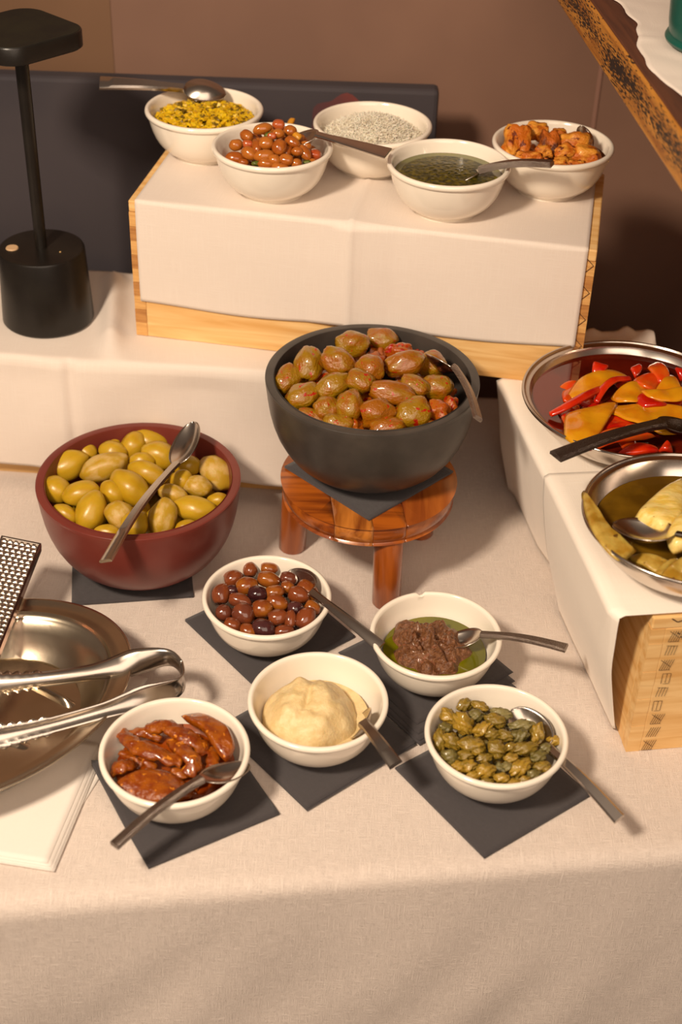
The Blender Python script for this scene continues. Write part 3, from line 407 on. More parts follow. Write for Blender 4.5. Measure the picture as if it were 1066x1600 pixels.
# ---------------------------------------------------------------- papers over the crates
def clampf(a, lo, hi): return max(lo, min(hi, a))
def riser_paper(u, v):
    x = -.60+.585*u; c, s = math.cos(R(-3.3)), math.sin(R(-3.3)); T = .225; total = T+.155
    q = v*total; ridge = .016*math.exp(-((x+.296-.12*(q-.1))/.013)**2)*clampf(q/.03, 0, 1)*clampf((T-q)/.05, 0, 1)
    # crumpled fold running back between lamp and upper crate
    if q < T: y = 1.4565+(T-q)+.0; z = .1815+ridge+.0022*max(0, noise.noise(Vector((x*14, q*14, 2))))*clampf((T-q)/.04, 0, 1)
    else:
        d = q-T; y = 1.4565-.004*min(1, d/.01)-.0075*noise.noise(Vector((x*9, d*8, 5)))*min(1, d/.03)+.007*math.exp(-((x+.330)/.006)**2)-.006*max(0, 1-abs(x+.330)/.06); z = .1815-d
        y -= .006*d/.155; z += .004*noise.noise(Vector((x*7, 0, 0)))*d/.155
    y += s/c*(x+.41)
    return (x, y+.012, z)
pp = grid('riser_paper', 120, 90, riser_paper, m_paper, thick=.0006)
tag(pp, 'creased pale paper sheet hanging over the low riser crate behind the red bowl', 'paper sheet')
def upper_paper(u, v):
    Lx = .5195; x = .0085+Lx*u; T = .20; hang = .129+.010*math.sin(u*PI*1.0)*(-1 if False else 1)*(.6+.4*math.sin(u*9)) - .006*u
    total = T+hang; q = v*total; tent = max(0, 1-abs(x-.262)/.05)
    crease = math.exp(-((x-.262-.010*max(0, q-.0)*(0 if q > T else 1)*((T-q)/T if q < T else 0)*0)/.0022)**2)+.35*math.exp(-((x-.268)/.003)**2)
    if q < T-.0: y = T-q-.0012; z = .1782+crease*.0026+tent*.0022
    else: d = q-T; y = -.0016-crease*.0034-tent*.0060-.002*(.5+.5*noise.noise(Vector((x*8, d*10, 7))))*clampf(d/.05, 0, 1); z = .1779-d
    return (x, y, z)
pp = grid('crate_paper', 120, 80, upper_paper, m_paper, thick=.0006); pp.parent = cr2
pp.parent = None; pp.matrix_world = cr2.matrix_basis.copy()
tag(pp, 'folded cream paper over the upper crate, creased down its middle', 'paper sheet')
def side_paper(top, foot, back, zt, seam=0):
    """top: crease points along the left edge; foot: hem points; back: how far right the sheet runs over the top"""
    def lerp(P, t):
        f = t*(len(P)-1); i = min(int(f), len(P)-2); f -= i; return Vector(P[i]).lerp(Vector(P[i+1]), f)
    def fn(u, v):
        a = lerp(top, u); b = lerp(foot, u)
        if v < .5: r = lerp(back, u); p = r.lerp(a, v*2); p.z = zt
        else:
            t = (v-.5)*2; p = a.lerp(b, t); p.z = zt*(1-t)+b.z*t; n_ = math.sin(t*PI)*.006; p.x -= n_*(1 if seam else .6)
            p.x += .0015*noise.noise(Vector((p.y*8, t*3, 3)))
        return tuple(p)
    return fn
g1 = grid('side_paper', 60, 50, side_paper([(.1795, 1.452, 0), (.2001, 1.3382, 0), (.2166, 1.2544, 0), (.228, 1.20, 0)], [(.212, 1.478, .002), (.2185, 1.4674, .002), (.2399, 1.3592, .002), (.2557, 1.3159, .002), (.262, 1.26, .002)],
    [(.50, 1.452, 0), (.47, 1.31, 0), (.46, 1.22, 0)], .1825), m_paper_w, thick=.0006)
tag(g1, 'white paper sheet hanging off the right crate below the pepper bowl', 'paper sheet')
g2 = grid('side_paper', 60, 50, side_paper([(.2166, 1.2544, 0), (.2375, 1.145, 0), (.2575, 1.034, 0), (.2665, 1.0235, 0)], [(.251, 1.262, .012), (.2525, 1.2402, .004), (.2619, 1.1927, .002), (.2766, 1.1244, .002), (.2905, 1.0579, .002), (.2905, 1.048, .012)],
    [(.48, 1.29, 0), (.50, 1.17, 0), (.52, 1.062, 0), (.52, 1.062, 0)], .1840, 1), m_paper_w, thick=.0006)
tag(g2, 'white paper sheet over the front of the right crate under the artichoke bowl', 'paper sheet')
def rear_paper(u, v):
    return (.228+.155*u, 1.562+.020*u-.100*v, .1820+.016*max(0, noise.noise(Vector((u*7, v*3, 3))))*(1-v))
tag(grid('rear_paper', 30, 20, rear_paper, m_paper, thick=.0006), 'crumpled paper on the rear crate seen behind the pepper bowl', 'paper sheet')

# ---------------------------------------------------------------- top right shelf board, its paper and the teal pot
sh = empty('display_board', (.256, 1.45, .5725), R(5.8)); tag(sh, 'thick oiled board with black scrawls at the upper right holding a teal pot', 'board')
box('board', 0, .34, -.62, .60, -.0225, .0215, m_oak, sh, .003)
box('board_face', .0022, .33, -.60, .58, .0208, .0235, m_oak_top, sh, .001)
st_ = empty('support_crate', (.50, 1.30, 0), R(4)); tag(st_, 'support crate standing out of frame under the display board', 'crate')
box('body', 0, .12, 0, .30, .1835, .5495, m_pine, st_, .002); box('rail', -.004, 0, .02, .28, .30, .32, m_pine_dark, st_)
st_.location.z = 0
def shelf_paper(u, v):
    y = -.55+1.1*v; lf = .020+.010*math.sin(y*21+.6)+.006*noise.noise(Vector((y*30, 1, 0)))
    x = lf*(1-u)+.32*u; return (x, y, .0245+.0018*abs(noise.noise(Vector((x*20, y*20, 0))))+.004*math.exp(-((y+.03)/.006)**2)*(.4+.6*noise.noise(Vector((x*30, 0, 0)))))
o = grid('shelf_paper', 60, 200, shelf_paper, m_paper, thick=.0005); o.matrix_world = sh.matrix_basis.copy()
tag(o, 'ragged edged beige paper lying on the display board under the teal pot', 'paper sheet')
pot = empty('teal_pot', (.3635, 1.405, .6015)); tag(pot, 'teal enamel pot cut by the top right corner of the frame', 'pot')
revolve('body', [(0, 0), (.058, 0), (.0605, .0015), (.0615, .004), (.0605, .0065), (.058, .008), (.060, .02), (.070, .15), (.072, .152), (.070, .154), (.067, .15), (.057, .012), (0, .01)], m_teal, pot)

# ---------------------------------------------------------------- lamp
lp = empty('table_lamp', (-.3725, 1.560, .1835)); tag(lp, 'black cordless table lamp with a round base and rounded square head', 'lamp')
revolve('base', [(0, 0), (.0545, 0), (.0560, .002), (.0560, .004), (.0518, .092), (.0505, .0945), (.049, .0952), (0, .0952)], m_black, lp, auto=25)
revolve('pole', [(0, .094), (.0070, .094), (.0078, .35), (0, .35)], m_black, lp, seg=24)
b_ = revolve('touch_button', [(0, .0965), (.007, .0965), (.0078, .0952), (.0078, .094)], M('button_metal', (206, 170, 130), rough=.4), lp, seg=24); b_.location = (-.034, -.006, 0)
b2 = revolve('indicator_light', [(0, .0958), (.0011, .0958), (.0012, .0945)], M('indicator', (220, 180, 120), rough=.4), lp, seg=12); b2.location = (.025, -.012, 0)
def rsq(r, c, n=10):
    out = []
    for i in range(4):
        a0 = i*PI/2
        for k in range(n+1):
            a = a0+k/n*PI/2; cx = (r-c)*(1 if i in (0, 3) else -1); cy = (r-c)*(1 if i in (0, 1) else -1); out.append((cx+c*math.cos(a), cy+c*math.sin(a)))
    return out
def plate(name, outline, levels, mat, parent, auto=35):
    """stack an outline: levels are (inset scale, z)"""
    vs = [(x*s, y*s, z) for s, z in levels for x, y in outline]; n = len(outline); fs = [tuple(range(n-1, -1, -1)), tuple((len(levels)-1)*n+i for i in range(n))]
    for l in range(len(levels)-1):
        for i in range(n): j = (i+1) % n; fs.append((l*n+i, l*n+j, (l+1)*n+j, (l+1)*n+i))
    return mesh(name, vs, fs, mat, parent, auto=auto)
hd = plate('lamp_head', rsq(.057, .027), [(.97, .3385), (1, .340), (1, .3565), (.985, .358)], m_black, lp); hd.rotation_euler = (0, 0, R(48))
ht = plate('head_top', rsq(.0555, .026), [(1, .3577), (.99, .3585)], m_black_top, lp); ht.parent = hd; ht['label'] = 'dull top of the lamp head'

# ---------------------------------------------------------------- bowls
WP = [(0, .0035), (.030, .0035), (.033, 0), (.037, 0), (.0375, .0035), (.0475, .0095), (.0570, .0205), (.0628, .034), (.0660, .046), (.0668, .050), (.0692, .0515), (.0702, .054), (.0695, .0565), (.0672, .0575), (.0648, .0562), (.0630, .049), (.0598, .036), (.0538, .0245), (.0445, .0135), (.030, .008), (0, .0068)]
def dens(prof, k=3):
    out = []
    n = len(prof)
    for i in range(n-1):
        p0, p1, p2, p3 = prof[max(i-1, 0)], prof[i], prof[i+1], prof[min(i+2, n-1)]
        for j in range(k):
            t = j/k; out.append(tuple(.5*(2*p1[a]+(-p0[a]+p2[a])*t+(2*p0[a]-5*p1[a]+4*p2[a]-p3[a])*t*t+(-p0[a]+3*p1[a]-3*p2[a]+p3[a])*t**3) for a in (0, 1)))
    out.append(prof[-1]); return [(max(0, r), z) for r, z in out]
def white_bowl(loc, sc, label, chip=None):
    o = revolve('white_bowl', dens([(r*sc, z*sc) for r, z in WP], 2), m_china, seg=128, auto=60); o.location = loc
    if chip is not None:                           # a small chip broken out of the rim
        for v in o.data.vertices:
            r_ = math.hypot(v.co.x, v.co.y); a = math.atan2(v.co.y, v.co.x)-R(chip)
            if r_ > .064*sc and abs(a) < .06: v.co.z -= .0028; v.co.x *= .985; v.co.y *= .985
    return tag(o, label, 'bowl', 'white bowls')
B = {}
for k, x, y, z, s, lab in [
    ('pepper', -.1504, .9482, .0045, 1.025, 'white bowl of orange marinated pepper strips at the front left'),
    ('hummus', -.0163, 1.0249, .0045, 1.003, 'white bowl with a mound of pale hummus and a chipped rim'),
    ('caper', .1588, .9859, .0045, 1.0, 'white bowl filled with green capers at the front right'),
    ('tapenade', .1041, 1.1258, .0085, .993, 'white bowl of brown olive paste in green oil, front of the stool'),
    ('kalamata', -.0773, 1.1824, .0045, 1.003, 'white bowl of small brown and purple olives on a dark napkin'),
    ('gherkin', -.1820, 1.6640, .3610, 1.02, 'white bowl of chopped yellow pickle at the upper crate left back'),
    ('bean', -.0935, 1.560, .3610, .995, 'white bowl heaped with brown beans on the upper crate'),
    ('cheese', .0216, 1.636, .3610, 1.012, 'white bowl of grated cheese at the back of the upper crate'),
    ('pesto', .1080, 1.527, .3610, 1.0, 'white bowl of dark green herb sauce on the upper crate front'),
    ('crouton', .2325, 1.594, .3610, 1.015, 'white bowl of toasted bread chunks on the upper crate right end')]:
    B[k] = (x, y, z); white_bowl((x, y, z), s, lab, dict(hummus=-38, tapenade=103).get(k))
BP = [(0, 0), (.048, 0), (.055, .0015), (.072, .009), (.092, .026), (.106, .050), (.1135, .076), (.117, .102), (.1185, .1145), (.1178, .1158), (.1165, .1162), (.1100, .1162), (.1085, .1155), (.1075, .114), (.104, .080), (.095, .050), (.078, .027), (.05, .012), (0, .009)]
o = revolve('serving_bowl', dens(BP, 2), m_black_bowl, seg=128, auto=50); o.location = (.0295, 1.349, .1245)
tag(o, 'large matt black bowl of spiced olives standing on the wooden stool', 'bowl')
o = revolve('serving_bowl', dens([(r*.975, z*.99) for r, z in BP], 2), m_red_bowl, seg=128, auto=50); o.location = (-.2305, 1.312, .0035)
tag(o, 'large oxblood red bowl of big green olives on a dark napkin', 'bowl')
# shallow steel bowls with a stepped rolled rim
def steel_bowl(loc, Ro, Hh, label, **kw):
    k = Ro/.12
    prof = [(0, 0), (.035*k, 0), (.060*k, .006), (.085*k, Hh*.28), (.103*k, Hh*.58), (.112*k, Hh*.86), (.1125*k, Hh*.90), (.1185*k, Hh*.93), (.120*k, Hh*.97), (.1195*k, Hh), (.118*k, Hh*1.01), (.1168*k, Hh*.995), (.1160*k, Hh*.965), (.1115*k, Hh*.935), (.1105*k, Hh*.88), (.101*k, Hh*.60), (.083*k, Hh*.31), (.058*k, .009), (0, .0025)]
    o = revolve('steel_bowl', dens(prof, 2), m_steel, seg=128, auto=50, **kw); o.location = loc
    return tag(o, label, 'bowl')
steel_bowl((.3150, 1.332, .1845), .1215, .054, 'wide steel bowl of red and yellow peppers in oil at the right edge')
steel_bowl((.3410, 1.108, .1850), .1080, .058, 'steel bowl of artichokes at the right edge, in front of the peppers')
# oval steel dish with a divider
def oval(prof, a, b, rz): return dict(ex=1.0, ey=b/a, rz=rz)
dl = empty('oval_dish', (-.372, 1.015, .0075)); tag(dl, 'oval divided steel dish with tongs and grater at the left edge', 'dish')
dp = [(0, 0), (.118, 0), (.126, .003), (.140, .018), (.152, .034), (.160, .041), (.168, .0425), (.178, .0445), (.1815, .0455), (.1825, .047), (.181, .0482), (.176, .0472), (.1665, .0455), (.1600, .0452), (.1575, .0405), (.150, .036), (.137, .019), (.123, .006), (.112, .0035), (0, .003)]
revolve('body', dens(dp, 2), m_dish, dl, seg=128, ex=1, ey=.735, rz=R(40), auto=50)
def ridge(p, q, w=.009, h=.012):
    p, q = Vector((*p, .003)), Vector((*q, .003)); d = (q-p).normalized(); s = Vector((-d.y, d.x, 0))
    return grid('divider_and_reflection', 30, 9, lambda u, v: tuple(p.lerp(q, u)+s*(v-.5)*w*2+Vector((0, 0, h*math.sin(v*PI)*min(1, u*8, (1-u)*8)))), m_dish, dl)
ridge((.030, .083), (.104, .038), .006, .007)
ridge((-.08, .03), (.070, -.022), .006, .005)  # reflection line on the dish floor, shaped as a second low ridge

# ---------------------------------------------------------------- stool
stl = empty('wooden_stool', (.0305, 1.330, 0)); tag(stl, 'small round three-legged wooden stool under the black bowl', 'stool')
seat0 = revolve('seat', dens([(0, .094), (.090, .094), (.0955, .097), (.0985, .104), (.0985, .112), (.097, .117), (.093, .1195), (0, .1200)], 3), m_stool, stl, seg=96, auto=50)
# glued up from four boards of different tone
cuts = [-.2, -.048, -.006, .031, .2]
for i, pm in enumerate((m_stool, m_stool_l, m_stool, m_stool2)):
    o = seat0.copy(); o.data = seat0.data.copy(); C.objects.link(o); o.name = 'seat_plank'; o.data.materials.clear(); o.data.materials.append(pm)
    bm = bmesh.new(); bm.from_mesh(o.data); nrm = Vector((1, .12, 0))
    for c_, cl in ((cuts[i]+.0002, 'in'), (cuts[i+1]-.0002, 'out')):
        r_ = bmesh.ops.bisect_plane(bm, geom=bm.verts[:]+bm.edges[:]+bm.faces[:], plane_co=(c_, 0, 0), plane_no=nrm, clear_inner=cl == 'in', clear_outer=cl == 'out')
        bmesh.ops.holes_fill(bm, edges=[e for e in bm.edges if e.is_boundary])
    bm.to_mesh(o.data); bm.free()
bpy.data.objects.remove(seat0)
for a, rr_ in ((-73, .080), (170, .084), (38, .080)):
    lx, ly = rr_*math.cos(R(a)), rr_*math.sin(R(a)); dx, dy = lx*.06, ly*.06
    vs, fs = [], []; sg_ = 28
    for z, r_, f in ((0, .0145, 1), (.0025, .0162, 1), (.05, .0164, .5), (.0935, .0166, 0), (.0945, .0160, 0)):
        for k in range(sg_): t = 2*PI*k/sg_; vs.append((lx+dx*f+r_*math.cos(t), ly+dy*f+r_*math.sin(t), z))
    for i in range(4):
        for k in range(sg_): fs.append((i*sg_+k, i*sg_+(k+1) % sg_, (i+1)*sg_+(k+1) % sg_, (i+1)*sg_+k))
    fs.append(tuple(range(sg_))); fs.append(tuple(4*sg_+k for k in range(sg_)))
    mesh('leg', vs, fs, m_stool_leg, stl, auto=40)

# ---------------------------------------------------------------- napkins
def napkin(corner, yaw, side, label, z0=.0012, layers=3, mat=None, cat='napkin', group='dark grey paper napkins', fan=0., curl=0., w=None, zc=0):
    """folded paper napkin: plies as one folded sheet each; corner is its nearest corner, yaw the edge running right"""
    t = empty('paper_napkin', (corner[0], corner[1], z0), R(yaw)); tag(t, label, cat, group)
    w = w or side
    for i in range(layers):
        a = fan*(i-layers/2)
        def f(u, v, i=i):
            x, y = u*side+a*.2*(i), v*w+a*.3*i
            z = i*.0009+.0003
            if curl: z += curl*max(0, (1-u)*1.6-.9)**2*max(0, v*1.6-.6)*(1+i*.25)
            z += .0002*noise.noise(Vector((x*30, y*30, i)))
            return (x, y, z)
        o = grid('ply', 24, 24, f, mat or m_dark_napkin, t, thick=.0007)
    return t
napkin((-.1664, .8552), 31.1, .137, 'dark grey napkin under the front left bowl of pepper strips', curl=.02)
napkin((-.0227, .9314), 41.0, .143, 'dark grey napkin under the hummus bowl', z0=.0014, fan=.004)
napkin((.0879, 1.0279), 38.4, .135, 'stacked dark grey napkins under the olive paste bowl', layers=6, fan=.006)
napkin((.1458, .8809), 37.0, .1375, 'dark grey napkin under the caper bowl')
napkin((-.0838, 1.0993), 39.8, .1355, 'dark grey napkin under the small brown olives, left corner showing', fan=.002)
napkin((-.3013, 1.2239), 9.2, .138, 'dark grey napkin showing in front of the red bowl', z0=.0002)
napkin((.0311, 1.244), 45.5, .137, 'dark grey napkin between black bowl and wooden stool', z0=.1203)
napkin((-.2533, .8483), 96.5-15, .155, 'stack of white napkins at the lower left edge of the table', mat=m_white_napkin, group='white paper napkins', layers=6, fan=.0022, w=.17)
napkin((-.243, .935), 73, .172, 'white napkins sticking out at the right of the steel dish', mat=m_white_napkin, group='white paper napkins', layers=3, fan=.03, z0=.0002, w=.10)

# ---------------------------------------------------------------- spoons
def spoon(head, end, label, up=(0, 0, 1), hl=.054, hw=.036, tilt=0., mat=None, hmat=None, w1=.0125, w0=.0055, arch=.004, dish=.009, group=None, twist=0, th=.0022, htwist=None):
    """head: middle of the spoon's bowl; end: tip of the handle"""
    A, E_ = Vector(head), Vector(end); t = empty('serving_spoon', A); tag(t, label, 'spoon', group)
    f = (A-E_).normalized(); m = Matrix.Rotation(R(twist), 3, f) @ basis(f, up); x, y, z = m.col[0], m.col[1], m.col[2]
    hm = Matrix.Rotation(R(tilt), 3, y) @ (m if htwist is None else Matrix.Rotation(R(htwist), 3, f) @ basis(f, up)); hx, hy, hz = hm.col[0], hm.col[1], hm.col[2]
    nu, nv = 22, 13
    def hf(u, v):
        s = u*2-1; wd = math.sqrt(max(0, 1-s*s))*(1-.12*s)*hw/2; c_ = (v-.5)*2
        d = (1-s*s)*(1-c_*c_)*dish
        return tuple(hx*s*hl/2+hy*c_*wd-hz*d)
    grid('spoon_head', nu, nv, hf, mat or m_spoon, t, thick=.0011)
    neck = -hx*hl/2; e = E_-A; Ls = (e-neck).length; n = 18; vs, fs = [], []
    for i in range(n+1):
        k = i/n; p = neck.lerp(e, k)+z*(arch*math.sin(k*PI)+.002*(1-k)); wd = (w0+(w1-w0)*k**.8)/2; wd *= (1+.35*max(0, .12-k)/.12); h_ = th*(1.3-.3*k)/2
        for a, b in ((-1, -1), (1, -1), (1, .3), (.7, 1), (-.7, 1), (-1, .3)): vs.append(p+y*a*wd+z*b*h_)
    for i in range(n):
        for k in range(6): fs.append((i*6+k, i*6+(k+1) % 6, (i+1)*6+(k+1) % 6, (i+1)*6+k))
    fs.append(tuple(range(6))); fs.append(tuple(n*6+k for k in range(6)))
    mesh('handle', vs, fs, hmat or m_spoon, t, auto=35); return t
sp = spoon
sp((-.1845, 1.700, .4255), (-.3109, 1.690, .436), 'steel spoon lying across the yellow pickle bowl, face down', tilt=4, dish=-.010, hw=.036, hl=.052, arch=.002, w0=.008, w1=.018, th=.005, up=(0, -.6, 1))
sp((-.0600, 1.5640, .4255), (.0385, 1.510, .4330), 'steel spoon from the bean bowl pointing at the green sauce', tilt=18, w1=.019, w0=.007, hw=.034, hl=.045, arch=.0, th=.002, up=(0, -.3, 1))
sp((.1260, 1.5280, .4000), (.2180, 1.4850, .438), 'stamped spoon handle rising out of the green herb sauce', hmat=m_spoon_h, tilt=10, hl=.045, th=.006, w0=.007)
sp((.2700, 1.602, .4230), (.2920, 1.565, .409), 'dark shiny spoon tucked in the toasted bread bowl', tilt=-25, hl=.03, hw=.022, w1=.008)
sp((.1055, 1.3700, .2480), (.1391, 1.2449, .2570), 'spoon standing in the black bowl with its handle over the rim', hmat=m_spoon_h, tilt=18, twist=40, hw=.04, th=.005, w1=.011)
sp((-.1815, 1.352, .1420), (-.2426, 1.1488, .1280), 'long spoon lying over the green olives and red rim', tilt=-14, twist=-25, hl=.066, hw=.038, w1=.016, w0=.007, arch=.006, th=.004)
sp((-.0443, 1.211, .0570), (.0463, 1.1017, .0650), 'spoon from the small brown olives reaching the olive paste bowl', twist=-30, hw=.036, tilt=8, arch=.003, w0=.007)
sp((.1335, 1.1340, .0520), (.2355, 1.0908, .0820), 'stamped spoon handle sticking out of the olive paste bowl', hmat=m_spoon_h, tilt=14, hl=.046, hw=.034, th=.004)
sp((.0260, 1.0100, .0450), (.0596, .9338, .0680), 'spoon stuck in the hummus bowl at its front right', hmat=m_spoon, tilt=30, twist=-20, htwist=-45, w0=.009, w1=.014, th=.004)
sp((.1930, 1.0020, .0540), (.2686, .8965, .0450), 'spoon leaning out of the caper bowl over the front right cloth', twist=-22, hw=.038, tilt=-6, arch=.008, w0=.007, th=.004)
sp((-.1000, .9260, .0590), (-.1919, .8357, .0560), 'spoon with orange sauce leaning over the front left bowl', hmat=m_spoon_h, tilt=14, twist=-16, hw=.036, w0=.007, th=.005)
sp((.3500, 1.2600, .2490), (.2110, 1.1708, .2640), 'black looking stamped spoon across the rim of the pepper bowl', hmat=m_dark_h, mat=m_dark_h, tilt=12, w0=.011, w1=.018, th=.005, hl=.05)
sp((.2880, 1.0800, .2460), (.410, 1.000, .266), 'large spoon lying face up on the artichokes', tilt=4, hl=.064, hw=.042, dish=.012, up=(.12, .0, 1))

# ---------------------------------------------------------------- tongs and grater
tg = empty('serving_tongs', (-.19, 1.03, .055)); tag(tg, 'steel tongs with scalloped tips lying across the oval dish', 'tongs')
def arm(pts, name, wid, sgn, lean=45):
    P_ = [Vector(p) for p in pts]; L_ = [0]
    for i in range(1, len(P_)): L_.append(L_[-1]+(P_[i]-P_[i-1]).length)
    tot = L_[-1]
    def at(k):
        d = k*tot
        for i in range(1, len(P_)):
            if d <= L_[i]+1e-9:
                f = (d-L_[i-1])/(L_[i]-L_[i-1]); p0 = P_[max(i-2, 0)]; p1 = P_[i-1]; p2 = P_[i]; p3 = P_[min(i+1, len(P_)-1)]
                return .5*((2*p1)+(-p0+p2)*f+(2*p0-5*p1+4*p2-p3)*f*f+(-p0+3*p1-3*p2+p3)*f**3)
        return P_[-1]
    nu, nv = 150, 7
    def f(u, v):
        p = at(u)-tg.location; d = (at(min(1, u+.004))-at(max(0, u-.004))).normalized(); s = Vector((0, 0, 1)); n_ = d.cross(s).normalized(); s = n_.cross(d)
        q_ = Matrix.Rotation(R(lean)*sgn*min(1, max(0, (u-.06)/.2)), 3, d); s = q_ @ s; n_ = q_ @ n_
        wd = wid(u); c_ = (v-.5)*2
        if u > .55 and abs(c_) > .99: wd *= 1+.42*abs(((u*30) % 1)*2-1)
        return tuple(p+s*c_*wd+n_*sgn*(c_*c_)*.0035)
    return grid(name, nu, nv, f, m_spoon, tg, thick=.0012)
loop = Vector((-.165, 1.052, .058))
arm([(-.158, 1.060, .062), (-.172, 1.074, .062), (-.20, 1.070, .061), (-.255, 1.053, .058), (-.33, 1.040, .054), (-.42, 1.030, .052)], 'arm', lambda u: .0105-.003*min(1, max(0, u-.15)*5)+.004*math.exp(-((u-.22)/.09)**2)+max(0, u-.6)*.022, 1)
arm([(-.158, 1.060, .062), (-.156, 1.040, .062), (-.176, 1.026, .060), (-.23, 1.0, .058), (-.30, .972, .055), (-.40, .940, .052)], 'arm', lambda u: .0105-.003*min(1, max(0, u-.15)*5)+.004*math.exp(-((u-.22)/.09)**2)+max(0, u-.6)*.022, -1, -40)
# grater: perforated plate with raised rails
gt = empty('hand_grater', (0, 0, 0)); tag(gt, 'long perforated steel hand grater leaning in the oval dish', 'grater')
G0, G1 = Vector((-.3500, 1.228, .088)), Vector((-.385, .985, .030))         # top middle, bottom middle
gl = (G0-G1).length; gf = (G0-G1).normalized(); gs = Vector((1, -.05, -.10)); gs = (gs-gf*gs.dot(gf)).normalized(); gn = gs.cross(gf).normalized()
gt.matrix_world = Matrix.Translation(G1) @ Matrix((gs, gf, gn)).transposed().to_4x4()
nx, ny = 6, int(gl/.0056); cw = .040/nx; chh = gl/ny; vs, fs = [], []
for j in range(ny):
    for i in range(nx):
        cx = (i-nx/2+.5)*cw+(.25*cw if j % 2 else -.25*cw)*0; cy = (j+.5)*chh; k = len(vs)
        ox, oy = (i-nx/2+.5)*cw, cy; r_ = min(cw, chh)*.30; sh_ = (.18 if j % 2 else -.18)*cw
        for q in range(8):
            a = PI/8+q*PI/4; sx = max(-1, min(1, math.cos(a)*1.4)); sy = max(-1, min(1, math.sin(a)*1.4))
            sx = (1 if sx > 0 else -1) if abs(math.cos(a)) > .5 else sx; sy = (1 if sy > 0 else -1) if abs(math.sin(a)) > .5 else sy
            a2 = q*PI/4; SX = round(math.cos(a2)*1.2); SY = round(math.sin(a2)*1.2)
            vs.append((ox+SX*cw/2, oy+SY*chh/2, 0)); vs.append((ox+sh_+r_*math.cos(a2), oy+r_*math.sin(a2), .0010 if math.sin(a2) < .1 else .0)); vs.append((ox+sh_+r_*.85*math.cos(a2), oy+r_*.85*math.sin(a2), -.0008))
        for q in range(8):
            z_ = (q+1) % 8; fs.append((k+q*3, k+z_*3, k+z_*3+1, k+q*3+1)); fs.append((k+q*3+1, k+z_*3+1, k+z_*3+2, k+q*3+2))
mesh('perforated_blade', vs, fs, m_spoon, gt, auto=40)
m_rail = steel('red_reflection_steel', (150, 110, 96), .2)  # steel with a red-brown reflection put into its colour, right rail only
box('rail', .020, .0225, 0, gl, -.010, .0025, m_rail, gt, .0005); box('rail', -.0225, -.020, 0, gl, -.010, .0025, m_spoon, gt, .0005)
box('end_lip', -.0225, .0225, gl-.002, gl+.001, -.006, .0025, m_spoon, gt, .0006)

# ================================================================ food
olv = [blob('o', m_gol, i, lump=.05, tip=.10+.05*(i % 3), seg=24, rings=16) for i in range(6)]
olv2 = [blob('o', m_gol2, i+9, lump=.07, tip=.12, seg=24, rings=16) for i in range(3)]
G = 'big green olives in the red bowl'; Gb = 'scuffed green olives in the red bowl'
l0 = 'green olive half hidden in the gaps of the red bowl heap'; l1 = 'big green olive with pale scuffed skin in the red bowl'
pl = heap('green_olive', GREEN, [olv, olv2], ['smooth green olive', 'scuffed green olive'], 'olive', [G, Gb], where='the red bowl', grow=1.06)
fill('green_olive', olv, (-.2305, 1.312), .078, .078, 16, .045, .032, pl, l0, 'olive', G, .62)
fill('green_olive', olv, (-.2305, 1.312), .065, .050, 9, .045, .032, pl, l0, 'olive', G, .62)
spo = [blob('s', m_sol, i+20, lump=.10, pit=.6, fold=.05, seg=26, rings=18) for i in range(6)]
spo2 = [blob('s', m_sol2, i+30, lump=.16, fold=.18, seg=26, rings=18) for i in range(3)]
l0 = 'glossy olive with red chilli flecks in the black bowl'; l1 = 'reddish olive half hidden deep between others in the black bowl'
pl = heap('spiced_olive', SPICY, [spo, spo2], ['chilli flecked olive', 'reddish crushed olive'], 'olive', ['spiced olives in the black bowl', 'reddish olives in the black bowl'], where='the black bowl', grow=1.2)
fill('spiced_olive', spo2, (.0295, 1.349), .086, .222, 22, .036, .027, pl, l1, 'olive', 'reddish olives in the black bowl', .6)
fill('spiced_olive', spo2, (.0295, 1.349), .080, .200, 16, .038, .028, pl, l1, 'olive', 'reddish olives in the black bowl', .6)
chi = blob('c', m_sol2, 77, lump=.3, fold=.2, seg=8, rings=6)
o = None
vs, fs = [], []
for i in range(420):
    x, y, z, dx, dy, dz, L_, W_ = rnd.choice(SPICY)[:8]; v = Vector((rnd.uniform(-.6, .6), rnd.uniform(-1, .2), rnd.uniform(.2, 1))).normalized(); c = Vector((x, y, z))+v*W_*.5; s = rnd.uniform(.0006, .0019)
    b = basis((rnd.random()-.5, rnd.random()-.5, rnd.random()-.5)); k = len(vs)
    for q in ((-1, -.6, 0), (1, -.5, .1), (.8, .7, 0), (-.7, .5, .1), (0, 0, .8)): vs.append(c+b @ Vector(q)*s)
    fs += [(k, k+1, k+4), (k+1, k+2, k+4), (k+2, k+3, k+4), (k+3, k, k+4)]
o = mesh('chilli_flakes', vs, fs, M('chilli', (190, 50, 12), rough=.3, coat=.5), smooth=False)
tag(o, 'red chilli flakes sticking to the olives in the black bowl', 'spice', kind='stuff')
ks = [[blob('k', m, i+40*j, lump=.04, pit=.9, tip=.05, seg=20, rings=14) for i in range(3)] for j, m in enumerate((m_kol, m_kol1, m_kol2))]
ls = ['small brown olive half hidden low in the white bowl beside the stool', 'small amber olive in the white bowl beside the stool', 'small dark olive half hidden low in the white bowl beside the stool']
gs_ = ['brown olives in the white bowl', 'amber olives in the white bowl', 'purple olives in the white bowl']
pl = heap('small_olive', KAL, ks, ['brown olive', 'amber olive', 'dark purple olive'], 'olive', gs_, where='the small bowl', grow=1.1)
fill('small_olive', ks[2]+ks[0], (-.0773, 1.1824), .046, .036, 14, .024, .017, pl, ls[2], 'olive', gs_[2], .6)
fill('small_olive', ks[0], (-.0773, 1.1824), .040, .024, 8, .024, .017, pl, ls[0], 'olive', gs_[0], .6)
